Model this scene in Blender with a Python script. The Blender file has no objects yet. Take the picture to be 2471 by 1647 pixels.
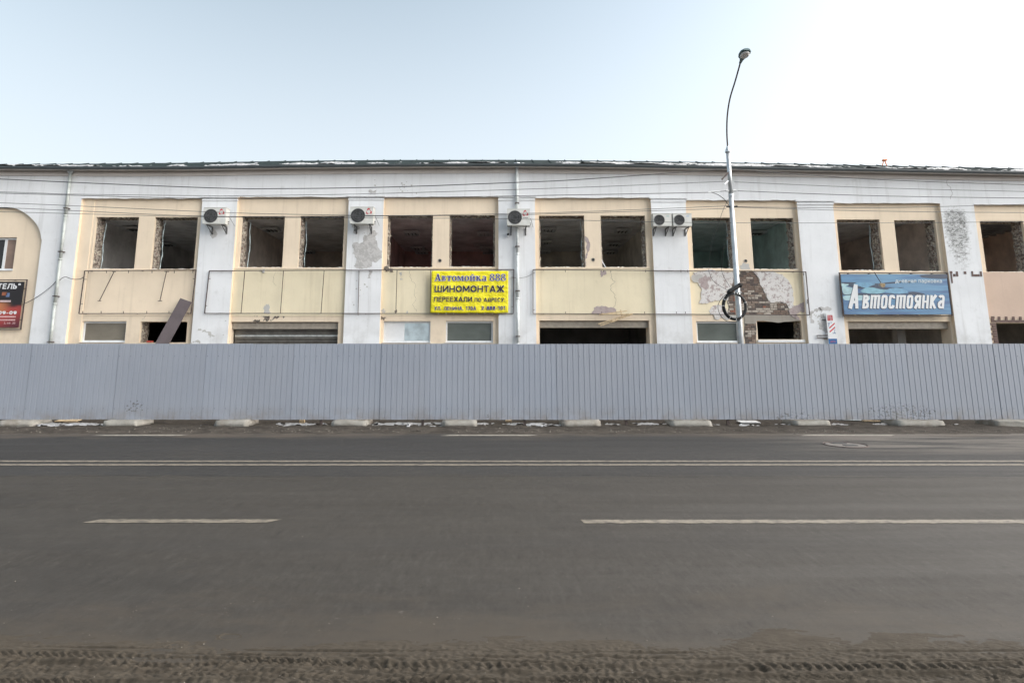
import bpy, bmesh, math, random
import numpy as np
from mathutils import Vector, Matrix
from mathutils.geometry import tessellate_polygon
R = math.radians
random.seed(7); np.random.seed(7)
SC = bpy.context.scene
COL = SC.collection

# ------------------------------------------------------------ camera, sky, sun, exposure
F, X0, Y0, H = 1480.0, 1190.0, 607.0, 1.75        # focal length / principal point in photo pixels, eye height
PITCH = math.atan(253.0 / F)
cam_d = bpy.data.cameras.new('camera'); cam = bpy.data.objects.new('camera', cam_d); COL.objects.link(cam)
cam_d.sensor_fit = 'HORIZONTAL'; cam_d.sensor_width = 36.0; cam_d.lens = F / 2471 * 36
cam_d.shift_x = (1235.5 - X0) / 2471; cam_d.shift_y = -(823.5 - Y0) / 2471
cam_d.clip_start = 0.05; cam_d.clip_end = 5000
cam.location = (0, 0, H); cam.rotation_euler = (R(90) + PITCH, 0, 0)
SC.camera = cam

SUN_AZ, SUN_EL = R(79), R(14)                      # low on the right, softened by haze
world = bpy.data.worlds.new('World'); SC.world = world; world.use_nodes = True
wn = world.node_tree.nodes; wl = world.node_tree.links
bg = wn['Background']
sky = wn.new('ShaderNodeTexSky'); sky.sky_type = 'NISHITA'; sky.sun_disc = False
sky.sun_elevation = SUN_EL; sky.sun_rotation = SUN_AZ
sky.air_density = 0.8; sky.dust_density = 5.0; sky.ozone_density = 2.0; sky.altitude = 100
hz = wn.new('ShaderNodeHueSaturation'); hz.inputs['Hue'].default_value = 0.472; hz.inputs['Saturation'].default_value = 0.60; hz.inputs['Value'].default_value = 0.60   # thin high haze
wl.new(sky.outputs[0], hz.inputs['Color']); 
tc = wn.new('ShaderNodeTexCoord'); sx = wn.new('ShaderNodeSeparateXYZ'); wl.new(tc.outputs['Generated'], sx.inputs[0])
mr = wn.new('ShaderNodeMapRange'); mr.interpolation_type = 'SMOOTHSTEP'                      # whitish haze thickening towards the horizon all round
for k_, v_ in zip(('From Min', 'From Max', 'To Min', 'To Max'), (.02, .76, .88, .0)): mr.inputs[k_].default_value = v_
wl.new(sx.outputs[2], mr.inputs['Value'])
mxw = wn.new('ShaderNodeMix'); mxw.data_type = 'RGBA'; wl.new(mr.outputs[0], mxw.inputs[0]); wl.new(hz.outputs[0], mxw.inputs[6]); mxw.inputs[7].default_value = (1.42, 1.52, 1.60, 1)
wl.new(mxw.outputs[2], bg.inputs['Color']); bg.inputs['Strength'].default_value = 0.15
sun_d = bpy.data.lights.new('sun', 'SUN'); sun_d.energy = 3.3; sun_d.angle = R(128); sun_d.color = (1, .94, .87)
sun = bpy.data.objects.new('sun', sun_d); COL.objects.link(sun)
sv = Vector((math.sin(SUN_AZ) * math.cos(SUN_EL), math.cos(SUN_AZ) * math.cos(SUN_EL), math.sin(SUN_EL)))
sun.rotation_euler = (-sv).to_track_quat('-Z', 'Y').to_euler(); sun.location = (30, 40, 30)
SC.view_settings.view_transform = 'Standard'; SC.view_settings.look = 'None'
SC.view_settings.gamma = 1; SC.view_settings.use_curve_mapping = False
SC.view_settings.exposure = 2.15
SC.cycles.max_bounces = 10; SC.cycles.diffuse_bounces = 8; SC.cycles.use_denoising = True

# ------------------------------------------------------------ helpers: geometry
cp, sp = math.cos(PITCH), math.sin(PITCH)
def P(px, py, Y):
    """world point on the plane at depth Y that the photograph shows at (px, py)"""
    rx = (px - X0) / F; up = -(py - Y0) / F
    yw = cp - up * sp; zw = sp + up * cp
    s = Y / yw
    return Vector((s * rx, Y, H + s * zw))
def G(px, py, z=0.0):
    rx = (px - X0) / F; up = -(py - Y0) / F
    yw = cp - up * sp; zw = sp + up * cp
    s = (z - H) / zw
    return Vector((s * rx, s * yw, z))
class C:                     # crop coordinates -> photo pixels
    def __init__(s, x, y, k): s.x, s.y, s.k = x, y, k
    def __call__(s, a, b): return (s.x + a / s.k, s.y + b / s.k)
K1, K2, K3, K4, K5, K6 = [C(x, 370, 3.266) for x in (0, 450, 900, 1250, 1600, 1971)]
KB = C(1660, 640, 7.59)      # close crop on the brick patch
KL = C(1650, 100, 3.92)      # lamp crop

def empty(name, loc=(0, 0, 0), label=None, cat=None, group=None):
    o = bpy.data.objects.new(name, None); COL.objects.link(o); o.location = loc
    o.empty_display_size = .1
    if label: tag(o, label, cat, group)
    return o
def tag(o, label, cat, group=None, kind=None):
    if label: o['label'] = label
    if cat: o['category'] = cat
    if group: o['group'] = group
    if kind: o['kind'] = kind
    return o
def obj(name, me, mat=None, parent=None, kind=None, smooth=False):
    o = bpy.data.objects.new(name, me); COL.objects.link(o)
    if mat:
        mats = mat if isinstance(mat, (list, tuple)) else [mat]
        if len(me.materials) == 0:
            for m in mats: me.materials.append(m)
    if parent:
        o.parent = parent
        o.matrix_parent_inverse = Matrix.Translation(-parent.location) if parent.location.length else Matrix()
    if kind: o['kind'] = kind
    if smooth: me.shade_smooth()
    return o
class MB:
    """collects shapes into one mesh"""
    def __init__(s): s.v = []; s.f = []; s.mi = []
    def add(s, vs, fs, mi=0):
        n = len(s.v); s.v += [tuple(v) for v in vs]
        s.f += [tuple(i + n for i in f) for f in fs]; s.mi += [mi] * len(fs); return s
    def box(s, x0, x1, y0, y1, z0, z1, mi=0):
        vs = [(x, y, z) for x in (x0, x1) for y in (y0, y1) for z in (z0, z1)]
        return s.add(vs, [(0, 1, 3, 2), (4, 6, 7, 5), (0, 4, 5, 1), (2, 3, 7, 6), (0, 2, 6, 4), (1, 5, 7, 3)], mi)
    def bar(s, a, b, w, d, up=(0, 1, 0), mi=0):
        """box beam from a to b, w wide and d deep along 'up'"""
        a, b = Vector(a), Vector(b); t = (b - a).normalized(); u = Vector(up)
        u = (u - t * u.dot(t)).normalized(); n = t.cross(u)
        vs = [p + n * sx * w / 2 + u * sy * d / 2 for p in (a, b) for sx, sy in ((-1, -1), (1, -1), (1, 1), (-1, 1))]
        return s.add(vs, [(3, 2, 1, 0), (4, 5, 6, 7), (0, 1, 5, 4), (1, 2, 6, 5), (2, 3, 7, 6), (3, 0, 4, 7)], mi)
    def tube(s, pts, r, n=8, caps=True, mi=0):
        pts = [Vector(p) for p in pts]; rs = r if isinstance(r, (list, tuple)) else [r] * len(pts)
        base = len(s.v); ref = None
        for i, p in enumerate(pts):
            t = (pts[min(i + 1, len(pts) - 1)] - pts[max(i - 1, 0)]).normalized()
            if ref is None:
                ref = Vector((0, 0, 1)) if abs(t.z) < .9 else Vector((1, 0, 0))
            u = (ref - t * ref.dot(t)).normalized(); ref = u; w = t.cross(u)
            for k in range(n):
                a = 2 * math.pi * k / n
                s.v.append(tuple(p + (u * math.cos(a) + w * math.sin(a)) * rs[i]))
        for i in range(len(pts) - 1):
            for k in range(n):
                a = base + i * n + k; b = base + i * n + (k + 1) % n
                s.f.append((a, b, b + n, a + n)); s.mi.append(mi)
        if caps:
            s.f.append(tuple(base + k for k in reversed(range(n)))); s.mi.append(mi)
            e = base + (len(pts) - 1) * n
            s.f.append(tuple(e + k for k in range(n))); s.mi.append(mi)
        return s
    def poly(s, pts, y, depth, mi=0):
        """outline given as (x, z), front face at y, extruded back by depth"""
        n = len(pts)
        if sum(pts[i][0] * pts[(i + 1) % n][1] - pts[(i + 1) % n][0] * pts[i][1] for i in range(n)) < 0: pts = pts[::-1]
        tri = tessellate_polygon([[Vector((p[0], p[1], 0)) for p in pts]])
        vs = [(p[0], y, p[1]) for p in pts] + [(p[0], y + depth, p[1]) for p in pts]
        fs = []
        for t in tri:
            a, b, c = t
            ar = (pts[b][0]-pts[a][0])*(pts[c][1]-pts[a][1]) - (pts[c][0]-pts[a][0])*(pts[b][1]-pts[a][1])
            fs.append((a, b, c) if ar > 0 else (a, c, b))
        for i in range(n): fs.append((i, i + n, (i + 1) % n + n, (i + 1) % n))
        return s.add(vs, fs, mi)
    def mesh(s, name):
        me = bpy.data.meshes.new(name); me.from_pydata(s.v, [], s.f)
        if any(s.mi): me.polygons.foreach_set('material_index', s.mi)
        me.update(); return me
    def build(s, name, mat, parent=None, kind=None, smooth=False):
        return obj(name, s.mesh(name), mat, parent, kind, smooth)
def fixn(me):
    bm = bmesh.new(); bm.from_mesh(me); bmesh.ops.recalc_face_normals(bm, faces=bm.faces); bm.to_mesh(me); bm.free()
def holed(x0, x1, z0, z1, holes, y0, y1, name, mat, parent):
    """slab between depths y0 (front) and y1 with rectangular openings and their reveals"""
    xs = sorted({x0, x1} | {min(max(v, x0), x1) for h in holes for v in (h[0], h[1])})
    zs = sorted({z0, z1} | {min(max(v, z0), z1) for h in holes for v in (h[2], h[3])})
    def solid(i, j):
        if i < 0 or j < 0 or i >= len(xs) - 1 or j >= len(zs) - 1: return False
        cx, cz = (xs[i] + xs[i+1]) / 2, (zs[j] + zs[j+1]) / 2
        return not any(h[0] < cx < h[1] and h[2] < cz < h[3] for h in holes)
    m = MB(); vid = {}
    def V(i, j, k):
        if (i, j, k) not in vid:
            vid[(i, j, k)] = len(m.v); m.v.append((xs[i], (y0, y1)[k], zs[j]))
        return vid[(i, j, k)]
    def q(*a): m.f.append(a); m.mi.append(0)
    for i in range(len(xs) - 1):
        for j in range(len(zs) - 1):
            if not solid(i, j): continue
            q(V(i, j, 0), V(i+1, j, 0), V(i+1, j+1, 0), V(i, j+1, 0))
            q(V(i, j, 1), V(i, j+1, 1), V(i+1, j+1, 1), V(i+1, j, 1))
            if not solid(i-1, j): q(V(i, j, 0), V(i, j+1, 0), V(i, j+1, 1), V(i, j, 1))
            if not solid(i+1, j): q(V(i+1, j, 0), V(i+1, j, 1), V(i+1, j+1, 1), V(i+1, j+1, 0))
            if not solid(i, j-1): q(V(i, j, 0), V(i, j, 1), V(i+1, j, 1), V(i+1, j, 0))
            if not solid(i, j+1): q(V(i, j+1, 0), V(i+1, j+1, 0), V(i+1, j+1, 1), V(i, j+1, 1))
    return m.build(name, mat, parent)
def ragged(pts, amp=.05, levels=4, seed=0, close=True):
    rnd = random.Random(seed); pts = [Vector((p[0], p[1])) for p in pts]
    for l in range(levels):
        out = []
        for i in range(len(pts) if close else len(pts) - 1):
            a, b = pts[i], pts[(i + 1) % len(pts)]; d = b - a
            n = Vector((-d.y, d.x))
            out += [a, (a + b) / 2 + n * rnd.uniform(-1, 1) * amp * 3 if d.length > .012 else (a + b) / 2]
        if not close: out.append(pts[-1])
        pts = out
    return [(p.x, p.y) for p in pts]
def curve_pts(pts, n=8):
    """Catmull-Rom through points"""
    pts = [Vector(p) for p in pts]; out = []
    for i in range(len(pts) - 1):
        p0 = pts[max(i-1, 0)]; p1 = pts[i]; p2 = pts[i+1]; p3 = pts[min(i+2, len(pts)-1)]
        for k in range(n):
            t = k / n
            out.append(.5 * ((2*p1) + (p2-p0)*t + (2*p0-5*p1+4*p2-p3)*t*t + (3*p1-p0-3*p2+p3)*t*t*t))
    out.append(pts[-1]); return out

# ------------------------------------------------------------ helpers: materials
def lin(h):
    h = h.lstrip('#'); c = [int(h[i:i+2], 16) / 255 for i in (0, 2, 4)]
    return tuple(x / 12.92 if x <= .04045 else ((x + .055) / 1.055) ** 2.4 for x in c)
class NT:
    def __init__(s, name):
        s.m = bpy.data.materials.new(name); s.m.use_nodes = True
        s.n = s.m.node_tree.nodes; s.l = s.m.node_tree.links; s.b = s.n['Principled BSDF']
        s.pos = None
    def P(s):
        if not s.pos: s.pos = s.n.new('ShaderNodeNewGeometry').outputs['Position']
        return s.pos
    def mapped(s, scale, src=None, loc=(0, 0, 0)):
        m = s.n.new('ShaderNodeMapping'); m.inputs['Scale'].default_value = scale if isinstance(scale, (tuple, list)) else (scale,) * 3
        m.inputs['Location'].default_value = loc
        s.l.new(src or s.P(), m.inputs['Vector']); return m.outputs[0]
    def noise(s, scale=5, detail=4, rough=.6, stretch=None, src=None, loc=(0, 0, 0)):
        t = s.n.new('ShaderNodeTexNoise'); t.inputs['Scale'].default_value = scale
        t.inputs['Detail'].default_value = detail; t.inputs['Roughness'].default_value = rough
        s.l.new(s.mapped(stretch or 1, src, loc), t.inputs['Vector']); return t.outputs['Fac']
    def ramp(s, fac, a, b, va=0.0, vb=1.0):
        r = s.n.new('ShaderNodeMapRange'); r.interpolation_type = 'SMOOTHSTEP'
        for k, v in zip(('From Min', 'From Max', 'To Min', 'To Max'), (a, b, va, vb)): r.inputs[k].default_value = v
        s.l.new(fac, r.inputs['Value']); return r.outputs[0]
    def math(s, op, a, b=None):
        m = s.n.new('ShaderNodeMath'); m.operation = op
        for i, v in enumerate((a, b)):
            if v is None: continue
            if isinstance(v, (int, float)): m.inputs[i].default_value = v
            else: s.l.new(v, m.inputs[i])
        return m.outputs[0]
    def mix(s, fac, a, b, mode='MIX'):
        m = s.n.new('ShaderNodeMix'); m.data_type = 'RGBA'; m.blend_type = mode
        if isinstance(fac, (int, float)): m.inputs[0].default_value = fac
        else: s.l.new(fac, m.inputs[0])
        for i, v in ((6, a), (7, b)):
            if isinstance(v, tuple): m.inputs[i].default_value = (*v[:3], 1)
            else: s.l.new(v, m.inputs[i])
        return m.outputs[2]
    def sep(s):
        x = s.n.new('ShaderNodeSeparateXYZ'); s.l.new(s.P(), x.inputs[0]); return x.outputs
    def bump(s, h, strength=.3, dist=.01):
        b = s.n.new('ShaderNodeBump'); b.inputs['Strength'].default_value = strength; b.inputs['Distance'].default_value = dist
        s.l.new(h, b.inputs['Height']); s.l.new(b.outputs[0], s.b.inputs['Normal'])
    def done(s, col, rough=.8, metal=0, spec=.5):
        if isinstance(col, tuple): s.b.inputs['Base Color'].default_value = (*col[:3], 1)
        else: s.l.new(col, s.b.inputs['Base Color'])
        if isinstance(rough, (int, float)): s.b.inputs['Roughness'].default_value = rough
        else: s.l.new(rough, s.b.inputs['Roughness'])
        s.b.inputs['Metallic'].default_value = metal; s.b.inputs['Specular IOR Level'].default_value = spec
        return s.m
def simple(name, col, rough=.7, metal=0, var=.15, scale=8, bump=0, bscale=60, spec=.5):
    t = NT(name); n = t.noise(scale, 5)
    d = tuple(c * (1 - var) for c in col); e = tuple(min(1, c * (1 + var)) for c in col)
    c = t.mix(t.ramp(n, .3, .7), d, e)
    if bump: t.bump(t.noise(bscale, 4), bump, .01)
    return t.done(c, rough, metal, spec)
def plaster(name, col, dirt=(.25, .23, .2), amount=.25, low=0.0, stain=None):
    t = NT(name)
    big = t.noise(.7, 5, .6); med = t.noise(4, 6, .65); fine = t.noise(60, 3)
    c = t.mix(t.ramp(big, .3, .75), tuple(x * .93 for x in col), tuple(min(1, x * 1.04) for x in col))
    c = t.mix(t.ramp(med, .55, .8, 0, amount * .5), c, dirt)
    streak = t.noise(1.0, 5, .7, (5.0, 5.0, .25))
    c = t.mix(t.ramp(streak, .50, .78, 0, amount * .8), c, dirt)
    fl = t.noise(9, 6, .75, loc=(3, 1, 7))
    c = t.mix(t.ramp(fl, .69, .73, 0, amount * 1.2), c, dirt)
    if low:
        z = t.sep()[2]
        c = t.mix(t.math('MULTIPLY', t.ramp(z, 3.2, 1.6, 0, low), t.ramp(t.noise(2.2, 5), .4, .7)), c, dirt)
    if stain:
        x_, y_, z_ = t.sep(); cx, cz, wx, wz = stain
        u = t.math('DIVIDE', t.math('SUBTRACT', x_, cx), wx); v = t.math('DIVIDE', t.math('SUBTRACT', z_, cz), wz)
        v2 = t.math('MULTIPLY', v, t.ramp(v, -.2, .1, .45, 1.6))
        f = t.ramp(t.math('ADD', t.math('MULTIPLY', u, u), t.math('MULTIPLY', v2, v2)), 1.0, .0)
        k1 = t.math('ADD', t.noise(7, 9, .8, (1, 1, 1.5), loc=(8, 3, 1)), t.math('MULTIPLY', f, .17))
        k2 = t.math('ADD', t.noise(10, 9, .82, (1, 1, 2.0), loc=(2, 7, 4)), t.math('MULTIPLY', f, .15))
        c = t.mix(t.math('MULTIPLY', t.ramp(k1, .56, .66), t.ramp(f, .0, .3, 0, .55)), c, (.36, .36, .35))
        c = t.mix(t.math('MULTIPLY', t.ramp(k2, .62, .68), t.ramp(f, .05, .5, 0, .75)), c, (.10, .10, .095))
    h = t.math('ADD', t.math('MULTIPLY', fine, .35), t.math('MULTIPLY', t.noise(2.5, 5), 1.6))
    t.bump(h, .35, .012)
    return t.done(c, .88, 0, .25)
M = {}
M['white'] = plaster('white_plaster', (.765, .775, .79), (.36, .35, .33), .45, .6, (P(2308, 545, 21.15).x, P(2308, 530, 21.15).z, .62, 1.0))
M['peach'] = plaster('peach_plaster', (.80, .672, .520), (.42, .33, .24), .34, .5)
M['yellow'] = plaster('yellow_plaster', (.79, .70, .515), (.45, .37, .25), .45)
M['pink'] = plaster('pink_plaster', (.60, .46, .37), (.33, .25, .2), .2)
M['cornice'] = plaster('cornice_plaster', (.66, .62, .59), (.4, .37, .33), .25)
M['reveal'] = plaster('reveal_plaster', (.66, .66, .63), (.3, .27, .23), .5)
M['bare'] = plaster('bare_render', (.50, .49, .47), (.3, .27, .24), .5)
M['concrete'] = plaster('lintel_concrete', (.36, .33, .29), (.18, .16, .13), .5)
def peel_mat(name, a, b, c3, th=.5):
    t = NT(name); n = t.noise(6.5, 10, .76); n2 = t.noise(13, 10, .84, loc=(5, 2, 1)); n3 = t.noise(55, 5, .7)
    c = t.mix(t.ramp(n, th - .035, th + .025), a, b)
    c = t.mix(t.ramp(n2, .58, .64), c, c3)
    c = t.mix(t.ramp(n3, .4, .7, 0, .25), c, (.3, .27, .27))
    t.bump(t.math('ADD', n, n2), .5, .02)
    return t.done(c, .9, 0, .2)
M['peel'] = peel_mat('peeled_limewash', (.40, .335, .32), (.68, .66, .645), (.72, .63, .45), .465)
M['peel_grey'] = peel_mat('peeled_grey_render', (.44, .43, .42), (.56, .55, .54), (.70, .71, .72), .5)
M['peel_mauve'] = peel_mat('mauve_render', (.36, .29, .29), (.43, .36, .35), (.66, .60, .55), .45)
M['dark_damage'] = peel_mat('dark_damage', (.10, .085, .07), (.22, .19, .16), (.40, .35, .29), .5)
def jamb_mat():
    t = NT('broken_brick_jamb'); n = t.noise(9, 6, .7); n2 = t.noise(5, 5, .7, loc=(4, 4, 4)); n3 = t.noise(14, 4, .6, (1, 1, 2.2), loc=(1, 9, 2))
    c = t.mix(t.ramp(n, .42, .56), (.13, .11, .095), (.40, .36, .31))
    c = t.mix(t.ramp(n2, .54, .6), c, (.52, .48, .39))
    c = t.mix(t.ramp(n3, .55, .62), c, (.20, .12, .095))
    t.bump(n, .9, .04); return t.done(c, .95, 0, .1)
M['jamb'] = jamb_mat()
M['mortar'] = simple('mortar', (.12, .105, .092), .95, 0, .3, 14, .4)
M['brick'] = [simple('brick_clay_%s' % n, c, .92, 0, .3, 16, .5, 90) for n, c in
              (('brown', (.175, .125, .10)), ('dun', (.24, .185, .15)), ('sooty', (.11, .088, .08)), ('pale', (.40, .35, .30)), ('red', (.27, .12, .085)))]
M['roof'] = simple('teal_roof_sheet', (.024, .034, .035), .9, 0, .15, 3, spec=.04)
M['gutter'] = simple('grey_green_gutter', (.06, .072, .077), .5, 0, .12, 3)
M['galv'] = simple('galvanised_steel', (.50, .53, .55), .42, .55, .12, 6, .1, 30)
M['pipe'] = simple('painted_downpipe', (.47, .50, .48), .5, .2, .15, 5)
M['iron'] = simple('rusty_iron', (.085, .065, .06), .8, .2, .3, 12)
M['cable'] = simple('cable_black', (.010, .010, .011), .6, 0, .2, 20)
M['wire'] = simple('wire_grey', (.05, .052, .055), .6, 0, .2, 20)
M['ac'] = simple('aircon_white_enamel', (.60, .60, .57), .45, 0, .07, 5)
M['dark'] = simple('dark_parts_and_hole_shade', (.02, .022, .024), .6, 0, .2, 8)  # dark parts, and the painted shade inside fan openings and drilled holes
M['grille'] = simple('grille_wire', (.09, .09, .09), .5, 0, .1, 8)
M['pvc'] = simple('white_window_frame', (.70, .71, .72), .4, 0, .06, 4)
M['red'] = simple('red_print', (.50, .035, .045), .5, 0, .1)
M['navy'] = simple('navy_print', (.035, .03, .20), .5, 0, .05)
M['black'] = simple('black_print', (.02, .018, .025), .5, 0, .05)
M['offwhite'] = simple('white_print', (.70, .71, .72), .5, 0, .03)
M['sky_tint'] = simple('cyan_print', (.25, .50, .58), .5, 0, .05)
M['blue'] = simple('blue_print', (.01, .10, .28), .5, 0, .1)
M['wood'] = simple('pale_timber', (.55, .42, .26), .8, 0, .25, 12, .2)
M['wood_dark'] = simple('weathered_timber', (.25, .19, .13), .85, 0, .3, 9, .3)
M['board'] = simple('brown_board', (.105, .085, .09), .7, 0, .12, 4)
M['snow'] = simple('old_snow', (.34, .345, .355), .7, 0, .28, 14, .3, 40)
M['orange'] = simple('orange_paint', (.75, .24, .08), .6)
M['brown_paint'] = simple('brown_ornament_paint', (.13, .085, .075), .8, 0, .25, 20)
M['steel_bright'] = simple('foil_sheet', (.55, .62, .64), .32, .7, .2, 3, .3, 6)
M['fixture'] = simple('light_fixture', (.62, .63, .63), .4, 0, .05)
def glass(name, col, rough=.12):
    t = NT(name); n = t.noise(1.2, 4, .6, (1, 1, 2))
    c = t.mix(t.ramp(n, .3, .7), tuple(x * .75 for x in col), col)
    t.bump(t.noise(1.3, 2), .08, .03)
    return t.done(c, rough, 0, .32)
M['glass_green'] = glass('green_glass', (.12, .135, .122))
M['glass_tan'] = glass('tan_glass', (.22, .195, .155), .3)  # tan tone mixed into the pane colour
M['glass_brown'] = glass('brown_reflection_glass', (.27, .19, .15), .3)  # brown reflection painted into the pane colour
M['glass_dark'] = glass('dark_glass', (.03, .03, .033))
_cache = {}
def simple_cache(n_, c):
    key = (n_, c)
    if key not in _cache: _cache[key] = simple(n_, c, .5)
    return _cache[key]
def room(name, col): return simple(name, col, .9, 0, .2, 1.5)

# ------------------------------------------------------------ ground, road
def asphalt():
    t = NT('asphalt'); x, y, z = t.sep()
    big = t.noise(.35, 5, .6, (.35, 1.6, 1)); st = t.noise(1.0, 6, .6, (.12, 5, 1)); fine = t.noise(140, 3, .7); mid = t.noise(9, 5, .6, (.4, 1, 1))
    c = t.mix(t.ramp(big, .3, .7), (.023, .0215, .0195), (.031, .029, .0265))
    c = t.mix(t.ramp(st, .42, .72, 0, .22), c, (.042, .039, .035))
    c = t.mix(t.ramp(fine, .35, .75, 0, .5), c, (.045, .042, .038))
    gr = t.noise(48, 4, .8); c = t.mix(t.ramp(gr, .52, .72, 0, .55), c, (.055, .052, .047)); c = t.mix(t.ramp(gr, .46, .30, 0, .5), c, (.012, .012, .011))
    c = t.mix(t.ramp(mid, .55, .8, 0, .3), c, (.027, .026, .025))
    g2 = t.noise(24, 5, .75, (1, .45, 1), loc=(3, 3, 0)); c = t.mix(t.ramp(g2, .45, .75, 0, .55), c, (.052, .049, .045)); c = t.mix(t.ramp(g2, .45, .25, 0, .6), c, (.011, .0105, .010))
    far = t.ramp(t.math('ADD', y, t.ramp(t.noise(.6, 4, .6), .2, .8, -.12, .12)), 9.52, 9.62)
    c = t.mix(t.math('MULTIPLY', far, .55), c, (.026, .0265, .028)); c = t.mix(t.math('MULTIPLY', t.math('SUBTRACT', 1.0, far), .22), c, (.042, .036, .029))
    sd = t.math('ABSOLUTE', t.math('SUBTRACT', t.math('ADD', y, t.ramp(t.noise(.5, 5, .6, loc=(5, 1, 0)), .2, .8, -.15, .15)), 9.55))
    c = t.mix(t.math('MULTIPLY', t.ramp(sd, .035, .01), t.ramp(t.noise(1.3, 4), .35, .6, .2, .9)), c, (.010, .0095, .009))
    wb = t.math('MULTIPLY', t.ramp(t.math('ABSOLUTE', t.math('SUBTRACT', y, 4.62)), .16, .03), t.ramp(t.noise(12, 6, .8, (.6, 1, 1), loc=(0, 4, 0)), .60, .68))
    c = t.mix(t.math('MULTIPLY', wb, t.ramp(x, 1.2, -1.0)), c, (.16, .15, .14))
    g3 = t.noise(15, 6, .78, (1, .22, 1), loc=(1, 8, 0)); c = t.mix(t.ramp(g3, .48, .72, 0, .6), c, (.056, .053, .048)); c = t.mix(t.ramp(g3, .46, .26, 0, .65), c, (.010, .0095, .009))
    blot_ = t.noise(.55, 6, .65, (.8, .8, 1), loc=(4, 6, 0)); c = t.mix(t.ramp(blot_, .52, .66, 0, .22), c, (.018, .0175, .017)); c = t.mix(t.ramp(blot_, .46, .34, 0, .2), c, (.045, .041, .036))
    # tyre-polished dark tracks along the lanes
    tr = t.noise(.9, 3, .5, (.02, 1.2, 1), loc=(0, 3, 0))
    c = t.mix(t.ramp(tr, .5, .7, 0, .2), c, (.025, .024, .024))
    # sand dusted over the near edge and the far gutter
    e = t.math('ADD', y, t.ramp(t.noise(1.3, 9, .8, (.5, 1, 1)), .2, .8, -1.2, 1.2))
    c = t.mix(t.ramp(e, 5.2, 3.5, 0, .95), c, (.048, .041, .033))
    c = t.mix(t.ramp(t.math('ADD', y, t.ramp(t.noise(1.1, 7, .7, (.35, 1, 1), loc=(2, 0, 0)), .2, .8, -1.0, 1.0)), 13.6, 15.0, 0, .9), c, (.075, .063, .051))
    # muddy swathe dragged from the yard on the right
    mud = t.math('MULTIPLY', t.ramp(x, 4.6, 8.5), t.math('MULTIPLY', t.ramp(y, 11.3, 12.5), t.ramp(t.noise(1.0, 7, .7, (.3, 2.2, 1), loc=(1, 5, 0)), .40, .58)))
    c = t.mix(t.math('MULTIPLY', mud, .75), c, (.13, .117, .104))
    # pale chalky scrapes
    sc1 = t.noise(2.2, 6, .8, (.25, 4.5, 1), loc=(7, 2, 0))
    c = t.mix(t.ramp(sc1, .72, .76, 0, .5), c, (.16, .15, .135))
    t.bump(t.math('ADD', t.math('MULTIPLY', fine, .5), t.noise(260, 2)), .5, .006)
    return t.done(c, t.ramp(t.noise(.8, 5, .6, (.2, 2, 1)), .3, .7, .60, .74), 0, .13)
def flat(name, x0, x1, y0, y1, z, mat, nx=1, ny=1):
    m = MB()
    for i in range(nx + 1):
        for j in range(ny + 1): m.v.append((x0 + (x1-x0)*i/nx, y0 + (y1-y0)*j/ny, z))
    for i in range(nx):
        for j in range(ny):
            a = i*(ny+1)+j; m.f.append((a, a+ny+1, a+ny+2, a+1)); m.mi.append(0)
    o = m.build(name, mat); o['kind'] = 'structure'; return o
def dirt_mat():
    t = NT('trodden_dirt'); n = t.noise(3, 7, .7); n2 = t.noise(25, 5, .7)
    c = t.mix(t.ramp(n, .35, .65), (.032, .027, .022), (.068, .058, .048))
    c = t.mix(t.ramp(n2, .5, .8, 0, .5), c, (.115, .10, .085))
    t.bump(n2, .8, .03); return t.done(c, .92, 0, .2)
M['dirt'] = dirt_mat(); M['asphalt'] = asphalt()
flat('ground', -2500, 2500, -2500, 2500, -.03, M['dirt'])
flat('road', -160, 160, -9, 14.75, 0, M['asphalt'])
def vnoise(x, y, seed):
    rs = np.random.RandomState(seed); T = rs.rand(256, 256)
    xi = np.floor(x).astype(int); yi = np.floor(y).astype(int); fx = x - xi; fy = y - yi
    fx = fx*fx*(3-2*fx); fy = fy*fy*(3-2*fy)
    g = lambda a, b: T[a & 255, b & 255]
    return (g(xi, yi)*(1-fx)+g(xi+1, yi)*fx)*(1-fy) + (g(xi, yi+1)*(1-fx)+g(xi+1, yi+1)*fx)*fy
def fbm(x, y, seed, oct=5, gain=.5):
    s = 0; a = 1; tot = 0
    for o in range(oct):
        s = s + a * vnoise(x * 2**o, y * 2**o, seed + o); tot += a; a *= gain
    return s / tot
def heightgrid(name, xs, ys, Z, mat, kind, keep=None):
    nx, ny = len(xs), len(ys)
    Xg, Yg = np.meshgrid(xs, ys, indexing='ij')
    co = np.stack([Xg, Yg, Z], -1).reshape(-1, 3).astype(np.float32)
    i, j = np.meshgrid(np.arange(nx-1), np.arange(ny-1), indexing='ij'); a = (i*ny+j).ravel()
    q = np.stack([a, a+ny, a+ny+1, a+1], -1)
    if keep is not None: q = q[keep[:-1, :-1].ravel()]
    me = bpy.data.meshes.new(name); me.vertices.add(len(co)); me.vertices.foreach_set('co', co.ravel())
    me.loops.add(q.size); me.loops.foreach_set('vertex_index', q.ravel().astype(np.int32))
    me.polygons.add(len(q)); me.polygons.foreach_set('loop_start', (np.arange(len(q))*4).astype(np.int32))
    me.polygons.foreach_set('loop_total', np.full(len(q), 4, np.int32)); me.update(calc_edges=True); me.validate()
    me.shade_smooth()
    return obj(name, me, mat, None, kind)
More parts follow.
